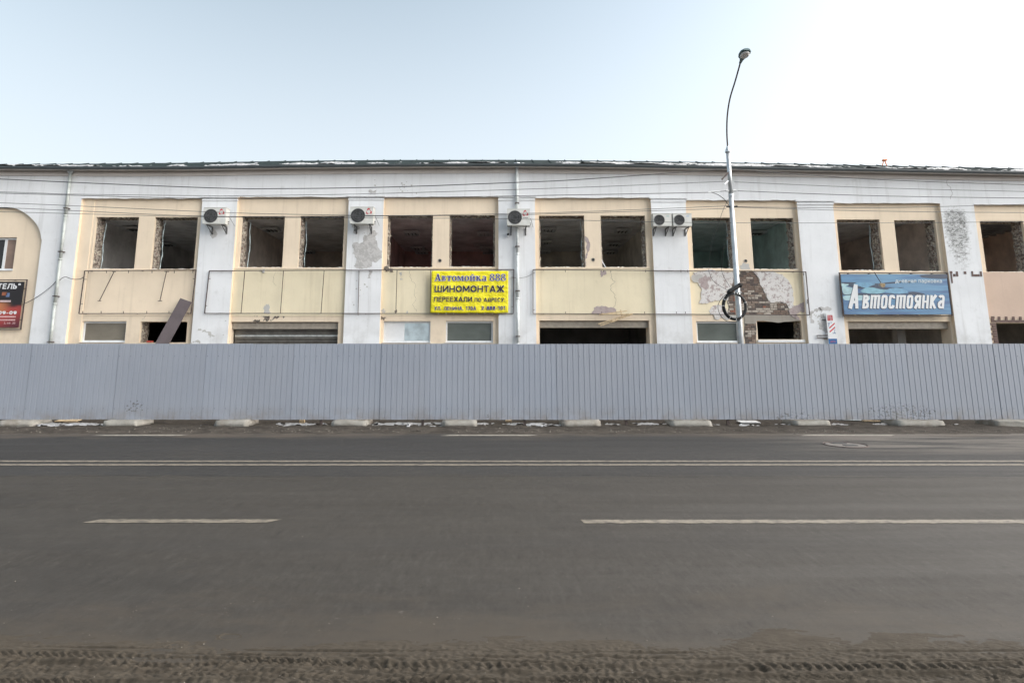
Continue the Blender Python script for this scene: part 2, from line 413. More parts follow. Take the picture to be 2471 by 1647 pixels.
# dirt verge in front of and behind the hoarding
xs = np.arange(-24, 26, .06); ys = np.arange(14.55, 21.2, .06); XX, YY = np.meshgrid(xs, ys, indexing='ij')
Zv = np.clip((YY - 14.62) / .5, -.3, 1) * .035 + (fbm(XX*2.2, YY*2.2, 3) - .5) * .07 * np.clip((YY-14.5)/.4, 0, 1) + (fbm(XX*9, YY*9, 13) - .5) * .02
verge = heightgrid('verge', xs, ys, Zv, M['dirt'], 'structure')
# snow left along the foot of the hoarding
Zs = (fbm(XX*1.5, YY*4, 31, 7, .72) - .485) * .26 + .036 - np.abs(YY - 16.3) * .16
keep = (Zs > Zv - .01) & (YY > 15.75) & (YY < 17.6)
heightgrid('snow', xs, ys, np.where(YY > 15.75, Zs, -.1), M['snow'], 'stuff', keep)

# sand on the near edge with tyre tracks
def sand_mat():
    t = NT('road_sand'); n = t.noise(7, 6, .7); f = t.noise(220, 3, .7)
    c = t.mix(t.ramp(n, .3, .7), (.037, .031, .024), (.050, .0425, .033))
    c = t.mix(t.ramp(f, .4, .75, 0, .4), c, (.070, .060, .047))
    t.bump(f, .6, .006); return t.done(c, .95, 0, .15)
M['sand'] = sand_mat()
xs = np.arange(-4.4, 4.8, .0085); ys = np.arange(2.5, 4.6, .0065)
SX, SY = np.meshgrid(xs, ys, indexing='ij')
def track_y(px, py): return G(px, py)
def line(pts):       # track centre line: pixel points -> y(x)
    g = [G(*p) for p in pts]; return np.interp(SX, [v.x for v in g], [v.y for v in g])
th = np.clip((4.22 - SY) / .6, -.4, 1) * .022 + (fbm(SX*1.6, SY*3.5, 50, 7, .62) - .52) * .030
th = th + (fbm(SX*9, SY*22, 60, 4, .6) - .5) * .024 * np.clip((4.15 - SY) / .35, 0, 1)
th = th + (vnoise(SX*45, SY*60, 71) - .5) * .013 * np.clip((4.25-SY)/.3, 0, 1)
def tread(z, c, half, pitch, slant, depth, seed, wob=.02):
    c = c + (fbm(SX*.8, SX*0, seed) - .5) * wob
    d = (SY - c) / half; inside = np.clip((1 - np.abs(d)) * 5, 0, 1)
    ph = (SX + slant * np.abs(d) * half * 1.4 + (fbm(SX*5, SY*5, seed+1)-.5)*.06) / pitch
    lug = np.abs((ph % 1) - .5) * 2
    lug = np.clip((lug - .35) * 3.2, 0, 1) * (np.abs(d) > .12)
    amp = np.clip(fbm(SX*1.6, SY*6, seed+7, 4, .6) * 3.4 - .95, 0, 1.3)
    berm = np.exp(-((np.abs(d) - 1.1) / .16) ** 2) * .010
    fade = np.clip(fbm(SX*.9, SY*2.5, seed+17, 3) * 3 - .55, .15, 1)
    return z + (inside * (-depth + depth * 1.35 * lug * amp) + berm) * fade
th = tread(th, line([(-900, 1572), (0, 1584), (800, 1606), (1200, 1640), (1700, 1680)]), .055, .052, 1.0, .010, 80)
th = tread(th, line([(-900, 1612), (0, 1622), (500, 1632), (900, 1646), (1500, 1672)]), .052, .056, -1.1, .011, 90)
th = tread(th, line([(700, 1612), (1300, 1620), (1650, 1622), (2100, 1619), (2471, 1614), (3300, 1600)]), .045, .060, .35, .010, 100)
th = tread(th, line([(900, 1660), (1600, 1652), (2471, 1640), (3300, 1625)]), .05, .05, 1.3, .010, 110)
for k, (pts, dp) in enumerate([([(-900, 1548), (0, 1561), (800, 1572), (1600, 1577), (2471, 1571)], .010), ([(-900, 1560), (0, 1571), (800, 1585), (1600, 1592), (2471, 1592)], .011),
                               ([(800, 1596), (1250, 1603), (1650, 1612)], .012), ([(1300, 1612), (1900, 1608), (2471, 1600)], .012)]):
    d = (SY - line(pts) - (fbm(SX*2.5, SX*0, 120+k) - .5) * .02)
    x_ok = (SX > G(*pts[0]).x) & (SX < G(*pts[-1]).x + (9 if pts[-1][0] > 2400 else 0))
    w = x_ok * np.clip(fbm(SX*3, SY*0, 130+k) * 3 - .8, 0, 1)
    th = th + w * (-np.exp(-(d/.008)**2) * dp + np.exp(-((d-.018)/.010)**2) * dp * .6)
# a few scooped footprints and clods
for (px, py, rx, ry, dp) in ((555, 1535, .055, .03, .008), (815, 1600, .10, .05, .012), (1240, 1612, .06, .03, .01), (1820, 1625, .09, .04, .012), (170, 1538, .12, .015, .006)):
    g = G(px, py); rr = ((SX-g.x)/rx)**2 + ((SY-g.y)/ry)**2
    th = th - np.exp(-rr*1.3) * dp + np.exp(-((np.sqrt(rr)-1.25)/.22)**2) * dp * .6
heightgrid('sand', xs, ys, np.maximum(th, -.012), M['sand'], 'stuff')

# lane markings, each a worn painted sheet a little above the asphalt
def paint():
    t = NT('worn_road_paint'); n = t.noise(14, 7, .75, (.5, 1, 1)); n2 = t.noise(1.2, 5, .6, (.3, 3, 1))
    c = t.mix(t.ramp(n2, .3, .7), (.13, .114, .089), (.17, .15, .12))
    c = t.mix(t.ramp(n, .47, .60, 0, .75), c, (.045, .041, .037)); c = t.mix(t.ramp(t.noise(30, 5, .8, loc=(4, 4, 0)), .58, .64, 0, .85), c, (.035, .032, .03))
    t.bump(t.noise(140, 3), .4, .005); return t.done(c, .7, 0, .3)
M['paint'] = paint()
M['paint_fresh'] = simple('fresher_road_paint', (.24, .225, .19), .7, 0, .3, 9)
def marking(name, xa, xb, yc, w, skew=0.0, z=.004, seed=1, mat='paint'):
    n = max(8, int((xb - xa) / .05)); m = MB(); rnd = random.Random(seed)
    for i in range(n + 1):
        x = xa + (xb - xa) * i / n; sh = skew
        for s_ in (-1, 1):
            m.v.append((x + sh * s_, yc + s_ * (w / 2 + rnd.uniform(-.014, .005)), z))
    for i in range(n): m.f.append((2*i, 2*i+2, 2*i+3, 2*i+1)); m.mi.append(0)
    o = m.build(name, M[mat]); o['kind'] = 'structure'; return o
yA, yB = G(1235, 1112.5).y, G(1235, 1121).y
marking('centre_line', -60, 60, yA, .15, seed=2); marking('centre_line', -60, 60, yB, .15, seed=3)
for a, b, y_ in ((250, 453, 1047), (1073, 1290, 1051), (1935, 2150, 1049)):
    marking('lane_dash', G(a, y_).x, G(b, y_).x, G(1235, 1050).y, .16, .1, seed=a, mat='paint_fresh')
marking('lane_dash', G(-560, 1250).x, G(-60, 1250).x, G(1235, 1257).y, .15, .06, seed=9)
marking('lane_dash', G(222, 1256).x, G(663, 1256).x, G(1235, 1257).y, .15, .06, seed=10)
marking('lane_dash', G(1405, 1258).x, G(2900, 1258).x, G(1235, 1258).y, .15, -.01, seed=11)

# ------------------------------------------------------------ the building
YW, YB, YI = 21.15, 21.28, 21.78        # white plane, recessed bays, inner face
XL, XR, YE = -34.0, 62.0, 34.0  # right end runs on unseen, lengthened for the shadow it casts
bld = empty('building', (0, YW, 0), 'long two-storey peach and white building gutted for demolition, windows removed', 'building')
def rect(tl, tr, bl, br, Y):
    a, b, c, d = [P(*q, Y) for q in (tl, tr, bl, br)]
    return [(a.x + c.x) / 2, (b.x + d.x) / 2, (c.z + d.z) / 2, (a.z + b.z) / 2]
def rK(K, x0, y0, x1, y1, x2, y2, x3, y3, Y): return rect(K(x0, y0), K(x1, y1), K(x2, y2), K(x3, y3), Y)
ZT = P(2300, 424, YW).z      # top of the plain wall, hidden by the cornice strip
# bays: (left edge, right edge, top)
def bay(tl, bl, tr, br, top):
    a, b = P(*tl, YW).x, P(*bl, YW).x; c, d = P(*tr, YW).x, P(*br, YW).x
    return [(a + b) / 2, (c + d) / 2, P((tl[0] + tr[0]) / 2, top, YW).z]
BAY = {
 1: bay(K1(655, 355), K1(500, 1500), K1(1610, 355), K1(1490, 1500), 478),
 2: bay(K2(415, 355), K2(308, 1500), K2(1287, 345), K2(1226, 1500), 474.5),
 3: bay(K3(95, 370), K3(40, 1495), K3(997, 350), K3(982, 1495), 474.5),
 4: bay(K4(142, 360), K4(135, 1490), K4(1055, 370), K4(1088, 1490), 476.5),
 5: bay(K5(180, 380), K5(235, 1490), K5(1058, 385), K5(1145, 1490), 482.5),
 6: bay(K6(120, 400), K6(240, 1490), K6(970, 400), K6(1110, 1490), 489.5),
 7: bay(K6(1235, 405), K6(1385, 1490), K6(2080, 405), K6(2260, 1490), 492.5)}
x7 = BAY[7]; w7 = x7[1] - x7[0]
BAY[8] = [x7[1] + 1.15, x7[1] + 1.15 + w7, x7[2] - .05]
BAY[0] = [-22.6, sum(P(*q, YW).x for q in ((99.5, 590), (92, 661), (67, 832))) / 3, P(10, 500, YW).z]
UP = {   # upper window openings
 '1a': rK(K1, 757, 503, 1100, 500, 710, 912, 1053, 908, YB), '1b': rK(K1, 1225, 505, 1563, 500, 1180, 912, 1523, 912, YB),
 '2a': rK(K2, 440, 497, 778, 492, 405, 897, 752, 900, YB), '2b': rK(K2, 905, 495, 1250, 490, 868, 900, 1223, 900, YB),
 '3a': rK(K3, 122, 490, 475, 487, 100, 898, 465, 897, YB), '3b': rK(K3, 607, 488, 965, 485, 595, 895, 960, 893, YB),
 '4a': rK(K4, 168, 490, 525, 490, 167, 897, 527, 897, YB), '4b': rK(K4, 653, 488, 1003, 493, 657, 897, 1015, 897, YB),
 '5a': rK(K5, 222, 505, 545, 507, 238, 905, 572, 908, YB), '5b': rK(K5, 688, 507, 1022, 512, 715, 913, 1065, 912, YB),
 '6a': rK(K6, 160, 520, 490, 522, 190, 918, 540, 925, YB), '6b': rK(K6, 612, 525, 930, 528, 650, 928, 985, 930, YB),
 '7a': rK(K6, 1287, 530, 1622, 535, 1335, 930, 1690, 938, YB)}
w_ = UP['7a']; dxw = w_[1] - w_[0]
UP['7b'] = [w_[1] + .55, w_[1] + .55 + dxw, w_[2], w_[3]]
LO = {
 '1a': rK(K1, 650, 1322, 1000, 1322, 630, 1485, 980, 1487, YB), '1b': rK(K1, 1110, 1325, 1478, 1325, 1090, 1490, 1465, 1488, YB),
 '3a': rK(K3, 85, 1320, 455, 1322, 75, 1488, 450, 1490, YB), '3b': rK(K3, 572, 1320, 948, 1320, 570, 1488, 945, 1490, YB),
 '5a': rK(K5, 262, 1322, 600, 1322, 268, 1487, 607, 1490, YB), '5b': rK(K5, 738, 1320, 1090, 1320, 750, 1465, 1098, 1465, YB),
 '2g': rK(K2, 355, 1328, 1197, 1325, 335, 1500, 1190, 1500, YB), '4g': rK(K4, 168, 1315, 1033, 1318, 172, 1490, 1040, 1490, YB),
 '6g': rK(K6, 240, 1325, 1045, 1325, 262, 1490, 1075, 1490, YB), '7g': rK(K6, 1408, 1335, 2060, 1335, 1430, 1490, 2100, 1490, YB)}
for k in ('2g', '4g', '6g', '7g'): LO[k][2] = 0.02
def shift(r, dx): return [r[0] + dx, r[1] + dx, r[2], r[3]]
UP['8a'] = shift(UP['7a'], BAY[8][0] - BAY[7][0]); UP['8b'] = shift(UP['7b'], BAY[8][0] - BAY[7][0])
UP['0a'] = None
holes = [[b[0], b[1], -.2, b[2]] for b in BAY.values()]
holed(XL, XR, -.2, ZT, holes, YW, YI, 'wall', M['white'], bld)
# arch spandrel of the leftmost bay
b0 = BAY[0]; arc = [P(*q, YW) for q in ((0, 500), (30, 501), (57, 512), (81, 532), (95, 554), (99.5, 578))]
arc = [(v.x, v.z) for v in curve_pts(arc, 6)]
arc = [(min(a, b0[1]), min(z, b0[2])) for a, z in arc]
pts = [(b0[1], b0[2] + .002)] + [(b0[1], arc[-1][1])] + arc[::-1][1:]
MB().poly(pts, YW - .001, .30).build('arch_corner', M['white'], bld)
mx = b0[0] + b0[1]
MB().poly([(mx - a, z) for a, z in pts], YW - .001, .30).build('arch_corner', M['white'], bld)
win0 = rect((-75, 573), (41, 572), (-90, 651), (30, 653), YB)
for i in range(9):
    hs = [win0] if i == 0 else [r for d in (UP, LO) for k, r in d.items() if r and k[0] == str(i)]
    b = BAY[i]
    holed(b[0] - .004, b[1] + .004, -.2, b[2] + .004, hs, YB, YI - .002, 'bay_wall', M['peach'], bld)
    if 1 <= i <= 6:     # rendered panel between the storeys, painted yellower
        z1 = min(UP['%da' % i][2], UP['%db' % i][2]) - .055
        z0 = max(r[3] for k, r in LO.items() if k[0] == str(i)) + .20
        ins = .05 if i > 1 else .45
        MB().box(b[0] + (ins if i == 1 else .012), b[1] - .012, YB - .012, YB + .01, z0, z1).build('spandrel_panel', M['yellow'] if i > 1 else M['peach'], bld)
        # thin plaster sill line below the upper windows
        MB().box(b[0] + .012, b[1] - .012, YB - .03, YB + .01, z1 + .004, z1 + .04).build('string_course', M['peach'], bld)
for i in range(1, 9):
    b = BAY[i]
    MB().box(b[0] - .001, b[0] + .005, YW + .004, YB + .002, -.2, b[2] - .006).build('bay_reveal', M['peach'], bld)
    MB().box(b[1] - .005, b[1] + .001, YW + .004, YB + .002, -.2, b[2] - .006).build('bay_reveal', M['peach'], bld)
b = BAY[7]; MB().box(b[0] + .01, b[1] - .01, YB - .014, YB + .01, LO['7g'][3] + .14, UP['7a'][2] - .01).build('spandrel_panel', M['pink'], bld)
b = BAY[1]; MB().box(b[0] + .005, P(*K1(725, 600), YB).x, YB - .02, YB + .01, 0, b[2] - .002).build('bay_edge', M['peach'], bld)
# pilaster capitals
for lft, rgt in ((1, 2), (2, 3), (3, 4), (4, 5), (5, 6)):
    x0, x1 = BAY[lft][1], BAY[rgt][0]; zt = (BAY[lft][2] + BAY[rgt][2]) / 2
    m = MB().box(x0 - .06, x1 + .06, YW - .06, YW + .05, zt - .005, zt + .055)
    m.box(x0 - .015, x1 + .015, YW - .03, YW + .05, zt - .12, zt - .075)
    m.build('pilaster_capital', M['white'], bld)
# drip edge over each bay
for i in range(1, 9):
    b = BAY[i]; m = MB(); n = 24; rnd = random.Random(i)
    top = [(b[0] + (b[1] - b[0]) * k / n, b[2] + .02) for k in range(n + 1)]
    bot = [(b[0] + (b[1] - b[0]) * k / n, b[2] - .012 + rnd.uniform(-.016, .014)) for k in range(n + 1)]
    m.poly(top + bot[::-1], YW - .018, .06).build('drip_edge', M['white'], bld)
# cornice, gutter and roof follow the eave
E_bot = [(-900, 405), (0, 407), (250, 408.5), (450, 408), (700, 404), (950, 401.8), (1240, 400.6), (1500, 403), (1750, 407), (2100, 413), (2471, 420), (3300, 432)]
E_top = [(-900, 397), (0, 396), (250, 394), (450, 392), (700, 387.5), (950, 385.3), (1240, 385), (1500, 387.5), (1750, 391), (2100, 398), (2471, 406), (3300, 420)]
YG, YR = 20.72, 22.3
ex = [P(a, b, YG).x for a, b in E_bot]; ez = [P(a, b, YG).z for a, b in E_bot]
rx = [P(a, b, YR).x for a, b in E_top]; rz = [P(a, b, YR).z for a, b in E_top]
def eave(x): return float(np.interp(x, ex, ez))
def ridge(x): return float(np.interp(x, rx, rz))
stx = np.arange(XL, XR + .01, .5)
def strip(name, fn, mat):    # fn(x) -> closed loop of (y, z)
    m = MB(); loops = [fn(x) for x in stx]; n = len(loops[0])
    for x, lp in zip(stx, loops): m.v += [(x, y, z) for y, z in lp]
    for i in range(len(stx) - 1):
        for k in range(n):
            a = i*n+k; b = i*n+(k+1) % n; m.f.append((a, b, b+n, a+n)); m.mi.append(0)
    m.f.append(tuple(range(n))); m.mi.append(0); m.f.append(tuple(reversed(range((len(stx)-1)*n, len(stx)*n)))); m.mi.append(0)
    me = m.mesh(name); fixn(me); return obj(name, me, mat, bld)
strip('frieze_top', lambda x: [(YW, ZT - .0), (YI, ZT), (YI, eave(x) + .05), (YW, eave(x) + .05)], M['white'])
strip('cornice', lambda x: [(YW - .05, eave(x) - .13), (YW + .02, eave(x) - .13), (YW + .02, eave(x) + .03), (YW - .05, eave(x) + .03)], M['cornice'])
strip('soffit', lambda x: [(YG + .06, eave(x) + .045), (YW + .1, eave(x) + .045), (YW + .1, eave(x) + .075), (YG + .06, eave(x) + .075)], M['cornice'])
def gut(x):
    e = eave(x); return [(YG + .065, e + .008), (YG + .02, e + .02), (YG, e + .055), (YG - .002, e + .105), (YG + .012, e + .105), (YG + .075, e + .09)]
strip('gutter', gut, M['gutter'])
def roofp(x):
    e = eave(x); r = ridge(x); return [(YG + .03, e + .095), (YR, r - .01), (YE, r - 1.2), (YE, r - 1.3), (YR, r - .12), (YG + .08, e + .076)]
strip('roof', roofp, M['roof'])
# standing seams on the roof sheet
rnd = random.Random(5)
x = -19.0
while x < 21:
    e, r = eave(x), ridge(x)
    MB().bar((x, YG + .05, e + .11), (x, YR, r + .002), .02, .03, (0, -.3, 1)).build('roof_seam', M['roof'], bld)
    x += .62
# snow on the roof edge
xs = np.arange(-20, 22, .03); us = np.linspace(0, 1, 26)
AX, AU = np.meshgrid(xs, us, indexing='ij')
eZ = np.interp(AX, ex, ez) + .10; rZ = np.interp(AX, rx, rz) - .01
nz = fbm(AX*1.5, AU*3.0, 200, 6, .58) - .52 + (fbm(AX*.22, AX*0, 210, 3) - .5) * .40 - np.clip(AU - .12, 0, 1)**1.5 * .30 + .02
hh = np.clip(nz, 0, .2) ** .6 * .17
SYr = YG + .02 + (YR - YG) * .50 * AU - hh * .12
SZ = eZ + (rZ - eZ) * .50 * AU + hh
nx, ny = SZ.shape; co = np.stack([AX, SYr, SZ], -1).reshape(-1, 3)
ii, jj = np.meshgrid(np.arange(nx-1), np.arange(ny-1), indexing='ij'); a = (ii*ny+jj).ravel()
q = np.stack([a, a+ny, a+ny+1, a+1], -1); kp = ((nz[:-1, :-1] > 0) | (nz[1:, :-1] > 0) | (nz[:-1, 1:] > 0) | (nz[1:, 1:] > 0)).ravel(); q = q[kp]
me = bpy.data.meshes.new('snow'); me.from_pydata(co.tolist(), [], q.tolist()); me.shade_smooth()
snow_r = obj('snow', me, M['snow'], None, 'stuff')
# roof end walls / back so that daylight stays outside
MB().box(XL, XR, YE - .3, YE - .1, -.2, 9.0).build('back_wall', M['bare'], bld)
for xx in (XL, XR - .3): MB().box(xx, xx + .3, YI + .003, YE - .31, -.2, 8.5).build('end_wall', M['white'], bld)
# rooms behind the openings
ZF, ZC = 4.20, max(UP[k][3] for k in UP if UP[k]) + .22
RC = {0: ((.8, .8, .8), (.7, .7, .7)), 1: ((.84, .84, .84), (.70, .68, .66)), 2: ((.84, .83, .82), (.74, .66, .60)), 3: ((.84, .80, .80), (.66, .46, .44)), 4: ((.86, .86, .86), (.76, .71, .64)),
      5: ((.80, .85, .85), (.64, .78, .76)), 6: ((.84, .83, .82), (.78, .70, .64)), 7: ((.62, .62, .63), (.80, .66, .56)), 8: ((.8, .8, .8), (.7, .65, .6))}
mid = {i: (BAY[i][1] + BAY[i+1][0]) / 2 for i in range(8)}; mid[-1] = BAY[0][0] - .6; mid[8] = BAY[8][1] + .6
YDEEP = YI + 8.6
lightroots = []
for i in range(9):
    x0, x1 = mid[i-1], mid[i]; cc, wc = RC[i]
    cm, wm = room('ceiling_paint_%d' % i, cc), room('room_wall_paint_%d' % i, wc)
    fz = .004 * i
    MB().box(x0, x1, YI + .003, YDEEP, ZC + fz, ZC + .12 + fz).build('ceiling', cm, bld)
    MB().box(x0, x1, YI + .003, YDEEP, ZF - .15 + fz, ZF + fz).build('upper_floor', room('floor_%d' % i, (.60, .58, .55)), bld)
    MB().box(x0 + .004, x0 + .08, YI + .004, YDEEP - .004, ZF + .04, ZC - .002).build('partition_wall', wm, bld)
    MB().box(x1 - .08, x1 - .004, YI + .004, YDEEP - .004, ZF + .04, ZC - .002).build('partition_wall', wm, bld)
    dep = YDEEP if i != 7 else YI + 4.5
    MB().box(x0 + .085, x1 - .085, dep - .1, dep, ZF + .04, ZC - .002).build('room_back_wall', wm, bld)
    dk = room('garage_darkening_wall_%d' % i, (.22, .215, .21) if i not in (6, 7) else (.55, .52, .48))
    m = MB().box(x0 + .004, x0 + .08, YI + .004, YDEEP, 0, ZF - .16); m.box(x1 - .08, x1 - .004, YI + .004, YDEEP, 0, ZF - .16)  # partitions added between the bays to keep the ground floor dark
    m.box(x0 + .085, x1 - .085, YDEEP - 2.5, YDEEP - 2.4, 0, ZF - .16); m.build('garage_darkening_wall', dk, bld)
    # a dark beam crossing the ceiling just inside the windows
    MB().box(x0 + .09, x1 - .09, YI + .35, YI + .6, ZC - .10, ZC - .001).build('ceiling_beam', cm, bld)
# beams of the stripped ceiling on the right
for k in range(9):
    MB().box(mid[6] + .1, mid[7] - .1, YI + .75 + k * .42, YI + .87 + k * .42, ZC - .13, ZC + .02).build('joist', room('joist_grey', (.28, .28, .28)) if k == 0 else bpy.data.materials['joist_grey'], bld)
# ceiling lights hung in the rooms
fx = None
def ceiling_light(x, y, z, label):
    global fx
    if fx is None:
        fx = empty('ceiling_light', (0, 0, 0), label, 'ceiling light', 'louvred ceiling lights in the upper rooms')
        MB().box(-.30, .30, -.30, .30, -.09, -.06).build('tray', M['fixture'], fx)
        m = MB()
        for s_ in (-.29, .29): m.box(s_ - .012, s_ + .012, -.30, .30, -.16, -.091)
        for s_ in (-.29, .29): m.box(-.277, .277, s_ - .012, s_ + .012, -.16, -.091)
        m.build('rim', M['fixture'], fx)
        for t_ in (-.15, 0, .15): MB().box(t_ - .006, t_ + .006, -.277, .277, -.155, -.095).build('louvre', M['grille'], fx)
        MB().box(-.05, .05, -.05, .05, -.0605, .0).build('ceiling_plate', M['fixture'], fx)
        fx.location = (x, y, z); return
    o = fx.copy(); COL.objects.link(o); o.location = (x, y, z); o['label'] = label
    for ch in list(fx.children):
        c = ch.copy(); COL.objects.link(c); c.parent = o
CLAB = {1: 'square ceiling light in the upper room above the frame with slanting rods', 2: 'square ceiling light in the upper room above the roller shutter', 3: 'square ceiling light in the upper room above the yellow banner', 4: 'square ceiling light in the upper room above the open garage with battens', 5: 'square ceiling light in the upper room above the bare brick'}
for i, pts in ((1, ((980, 585), (1180, 612), (1225, 640))), (2, ((655, 555), (742, 608))), (3, ((994, 563), (1009, 599), (1022, 616), (1169, 565), (1173, 599), (1180, 620))),
               (4, ((1323, 555), (1314, 585), (1313, 608), (1503, 558), (1482, 590), (1470, 613))), (5, ((1827, 563), (1745, 615)))):
    if i == 1: pts = ((322, 553), (402, 590), (455, 618))
    for (a, b_) in pts:
        zc = ZC + .004 * i - .002; d0 = P(a, b_, 10); yy = 10 * (zc - .12 - H) / (d0.z - H)
        ceiling_light(P(a, b_, yy).x, min(yy, YDEEP - .5), zc, CLAB[i])

# rough jambs where the frames were torn out
def jamb(r, side, seed, y0=YB + .10, y1=YI - .01, wd=.07):
    rnd = random.Random(seed); n, k = 26, 6; m = MB()
    for i in range(n + 1):
        for j in range(k + 1):
            z = r[2] + (r[3] - r[2]) * i / n; y = y0 + (y1 - y0) * j / k
            d = rnd.uniform(.008, wd) if 0 < j else rnd.uniform(.004, .02)
            x = r[0] + d if side < 0 else r[1] - d
            m.v.append((x, y + rnd.uniform(-.02, .02) * (0 < j < k), z))
    for i in range(n):
        for j in range(k):
            a = i*(k+1)+j; f = (a, a+k+1, a+k+2, a+1); m.f.append(f if side > 0 else f[::-1]); m.mi.append(0)
    m.build('broken_jamb', M['jamb'], bld)
    z0, z1 = r[2], r[3]; x = r[0] if side < 0 else r[1]
for i, (k, r) in enumerate(UP.items()):
    if not r: continue
    jamb(r, -1, i*2+1); jamb(r, 1, i*2+2)
    # broken sill rubble along the bottom of the opening
    rnd = random.Random(i + 40); m = MB(); n = 30
    top = []
    for q in range(n + 1):
        top.append((r[0] + (r[1] - r[0]) * q / n, r[2] + max(.002, rnd.gauss(.008, .012))))
    m.poly([(r[0], r[2] - .002)] + top + [(r[1], r[2] - .002)], YB + .01, .28).build('broken_sill', M['reveal'], bld)
    # old ragged lintel edge along the head of the opening
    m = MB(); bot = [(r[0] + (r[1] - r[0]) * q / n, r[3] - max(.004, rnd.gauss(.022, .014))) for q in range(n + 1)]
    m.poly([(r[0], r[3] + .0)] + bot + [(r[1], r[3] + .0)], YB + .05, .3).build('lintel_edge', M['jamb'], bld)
for k in ('1b', '5b'): jamb(LO[k], -1, 77); jamb(LO[k], 1, 78)
# strips of old sealing film left hanging in the openings
def film(r, off, y, seed, side=-1, col='film'):
    rnd = random.Random(seed); n = 18; m = MB(); x = (r[0] + off) if side < 0 else (r[1] - off)
    pts = []
    for i in range(n + 1):
        z = r[3] - .12 - (r[3] - r[2] - .13) * i / n
        pts.append((x + math.sin(i * .5 + seed) * .02 + rnd.uniform(-.008, .008), y + rnd.uniform(-.01, .01), z))
    m.tube(pts, [.006 + .012 * abs(math.sin(i * .7 + seed)) for i in range(n + 1)], 5)
    m.build('loose_film_strip', M[col], bld)
M['film'] = simple('sealing_film', (.50, .60, .62), .4, 0, .1)
film(UP['1a'], .12, YI - .1, 1); film(UP['1b'], .14, YI - .1, 2); film(UP['2a'], .16, YI - .06, 3); film(UP['2b'], .10, YI - .04, 4)
film(UP['4a'], .05, YI - .05, 5, 1); film(UP['5a'], .06, YI - .08, 6, 1); film(UP['6a'], .12, YI - .06, 7, 1)

# glazed lower windows and the one in the arch bay
def window(r, pane, name='window', split=None, fw=.06, y=YB + .09):
    w = bpy.data.objects.new(name, None); COL.objects.link(w); w.parent = bld; w.matrix_parent_inverse = Matrix.Translation(-bld.location)
    w.location = (r[0], y, r[2])
    def part(n_, m_, mt):
        o = m_.build(n_, mt); o.parent = w; o.matrix_parent_inverse = Matrix.Translation(-w.location); return o
    m = MB().box(r[0] + .004, r[0] + fw, y, y + .07, r[2] + .004, r[3] - .004).box(r[1] - fw, r[1] - .004, y, y + .07, r[2] + .004, r[3] - .004)
    m.box(r[0] + fw, r[1] - fw, y, y + .07, r[2] + .004, r[2] + fw).box(r[0] + fw, r[1] - fw, y, y + .07, r[3] - fw, r[3] - .004)
    if split:
        for s_ in split: m.box(s_ - fw * .6, s_ + fw * .6, y + .002, y + .068, r[2] + fw, r[3] - fw)
    part('frame', m, M['pvc'])
    es = [r[0] + fw] + list(split or []) + [r[1] - fw]
    for i in range(len(es) - 1):
        pm = pane[i % len(pane)]
        part('pane', MB().box(es[i] + .001, es[i+1] - .001, y + .03, y + .04, r[2] + fw - .002, r[3] - fw + .002), M[pm])
    part('sill', MB().box(r[0] - .02, r[1] + .02, YB - .035, y - .003, r[2] - .015, r[2] + .003), M['pvc'])
    return w
window(LO['1a'], ['glass_tan']); window(LO['3b'], ['glass_green']); window(LO['5a'], ['glass_green'])
window(win0, ['glass_dark', 'glass_brown'], split=[P(6, 612, YB).x], fw=.07)
r = LO['3a']; xs3 = P(*K3(245, 1400), YB).x
window(r, ['offwhite', 'steel_bright'], split=None)
MB().box(r[0] + .065, xs3, YB + .105, YB + .118, r[2] + .065, r[3] - .065).build('white_infill_panel', M['offwhite'], bld)
MB().box(xs3 + .003, r[1] - .065, YB + .105, YB + .118, r[2] + .065, r[3] - .065).build('foil_infill_panel', M['steel_bright'], bld)
r = LO['5b']; MB().box(r[0] - .02, r[1] + .06, YB - .05, YB + .15, r[2] - .10, r[2] - .015).build('sill', M['pvc'], bld)
# garage openings: lintel box, roller shutter, inner post
M['slat'] = simple('shutter_slat', (.135, .125, .11), .5, .35, .25, 4)
for k in ('2g', '4g', '6g'):
    r = LO[k]; m = MB().box(r[0] + .01, r[1] - .02, YB + .12, YB + .34, r[3] - .24, r[3] - .02)
    m.box(r[0] + .01, r[1] - .02, YB + .115, YB + .12, r[3] - .13, r[3] - .12); m.build('shutter_box', simple_cache('shutter_box_paint', (.33, .29, .24)), bld)
r = LO['2g']; z = r[3] - .25
rnd = random.Random(3); sl = None; bright = simple('shutter_slat_bare', (.5, .5, .48), .4, .5, .2, 6)
k = 0
while z > .1:
    if sl is None:
        m = MB(); prof = [(0, 0), (-.02, -.012), (-.024, -.045), (-.012, -.078), (0, -.086)]
        for xx in (r[0] + .07, r[1] - .03): m.v += [(xx, YB + .26 + a, b_) for a, b_ in prof]
        for q in range(4): m.f.append((q, q+5, q+6, q+1)); m.mi.append(0)
        sl = m.mesh('slat'); sl.materials.append(M['slat'])
    o = bpy.data.objects.new('slat', sl); COL.objects.link(o); o.parent = bld; o.matrix_parent_inverse = Matrix.Translation(-bld.location)
    o.location = (0, rnd.uniform(-.004, .004), z)
    if k == 2: o.material_slots[0].link = 'OBJECT'; o.material_slots[0].material = bright
    z -= .092; k += 1
r = LO['6g']; MB().box(r[1] - .75, r[1] - .45, YI + 1.2, YI + 1.5, 0, ZF - .17).build('inner_post', M['bare'], bld)
MB().tube([(r[0] + .2, YI + 1.5, r[3] - .15), (r[1] - .9, YI + 1.4, r[3] - .02)], .03, 6).build('ceiling_pipe', M['dark'], bld)

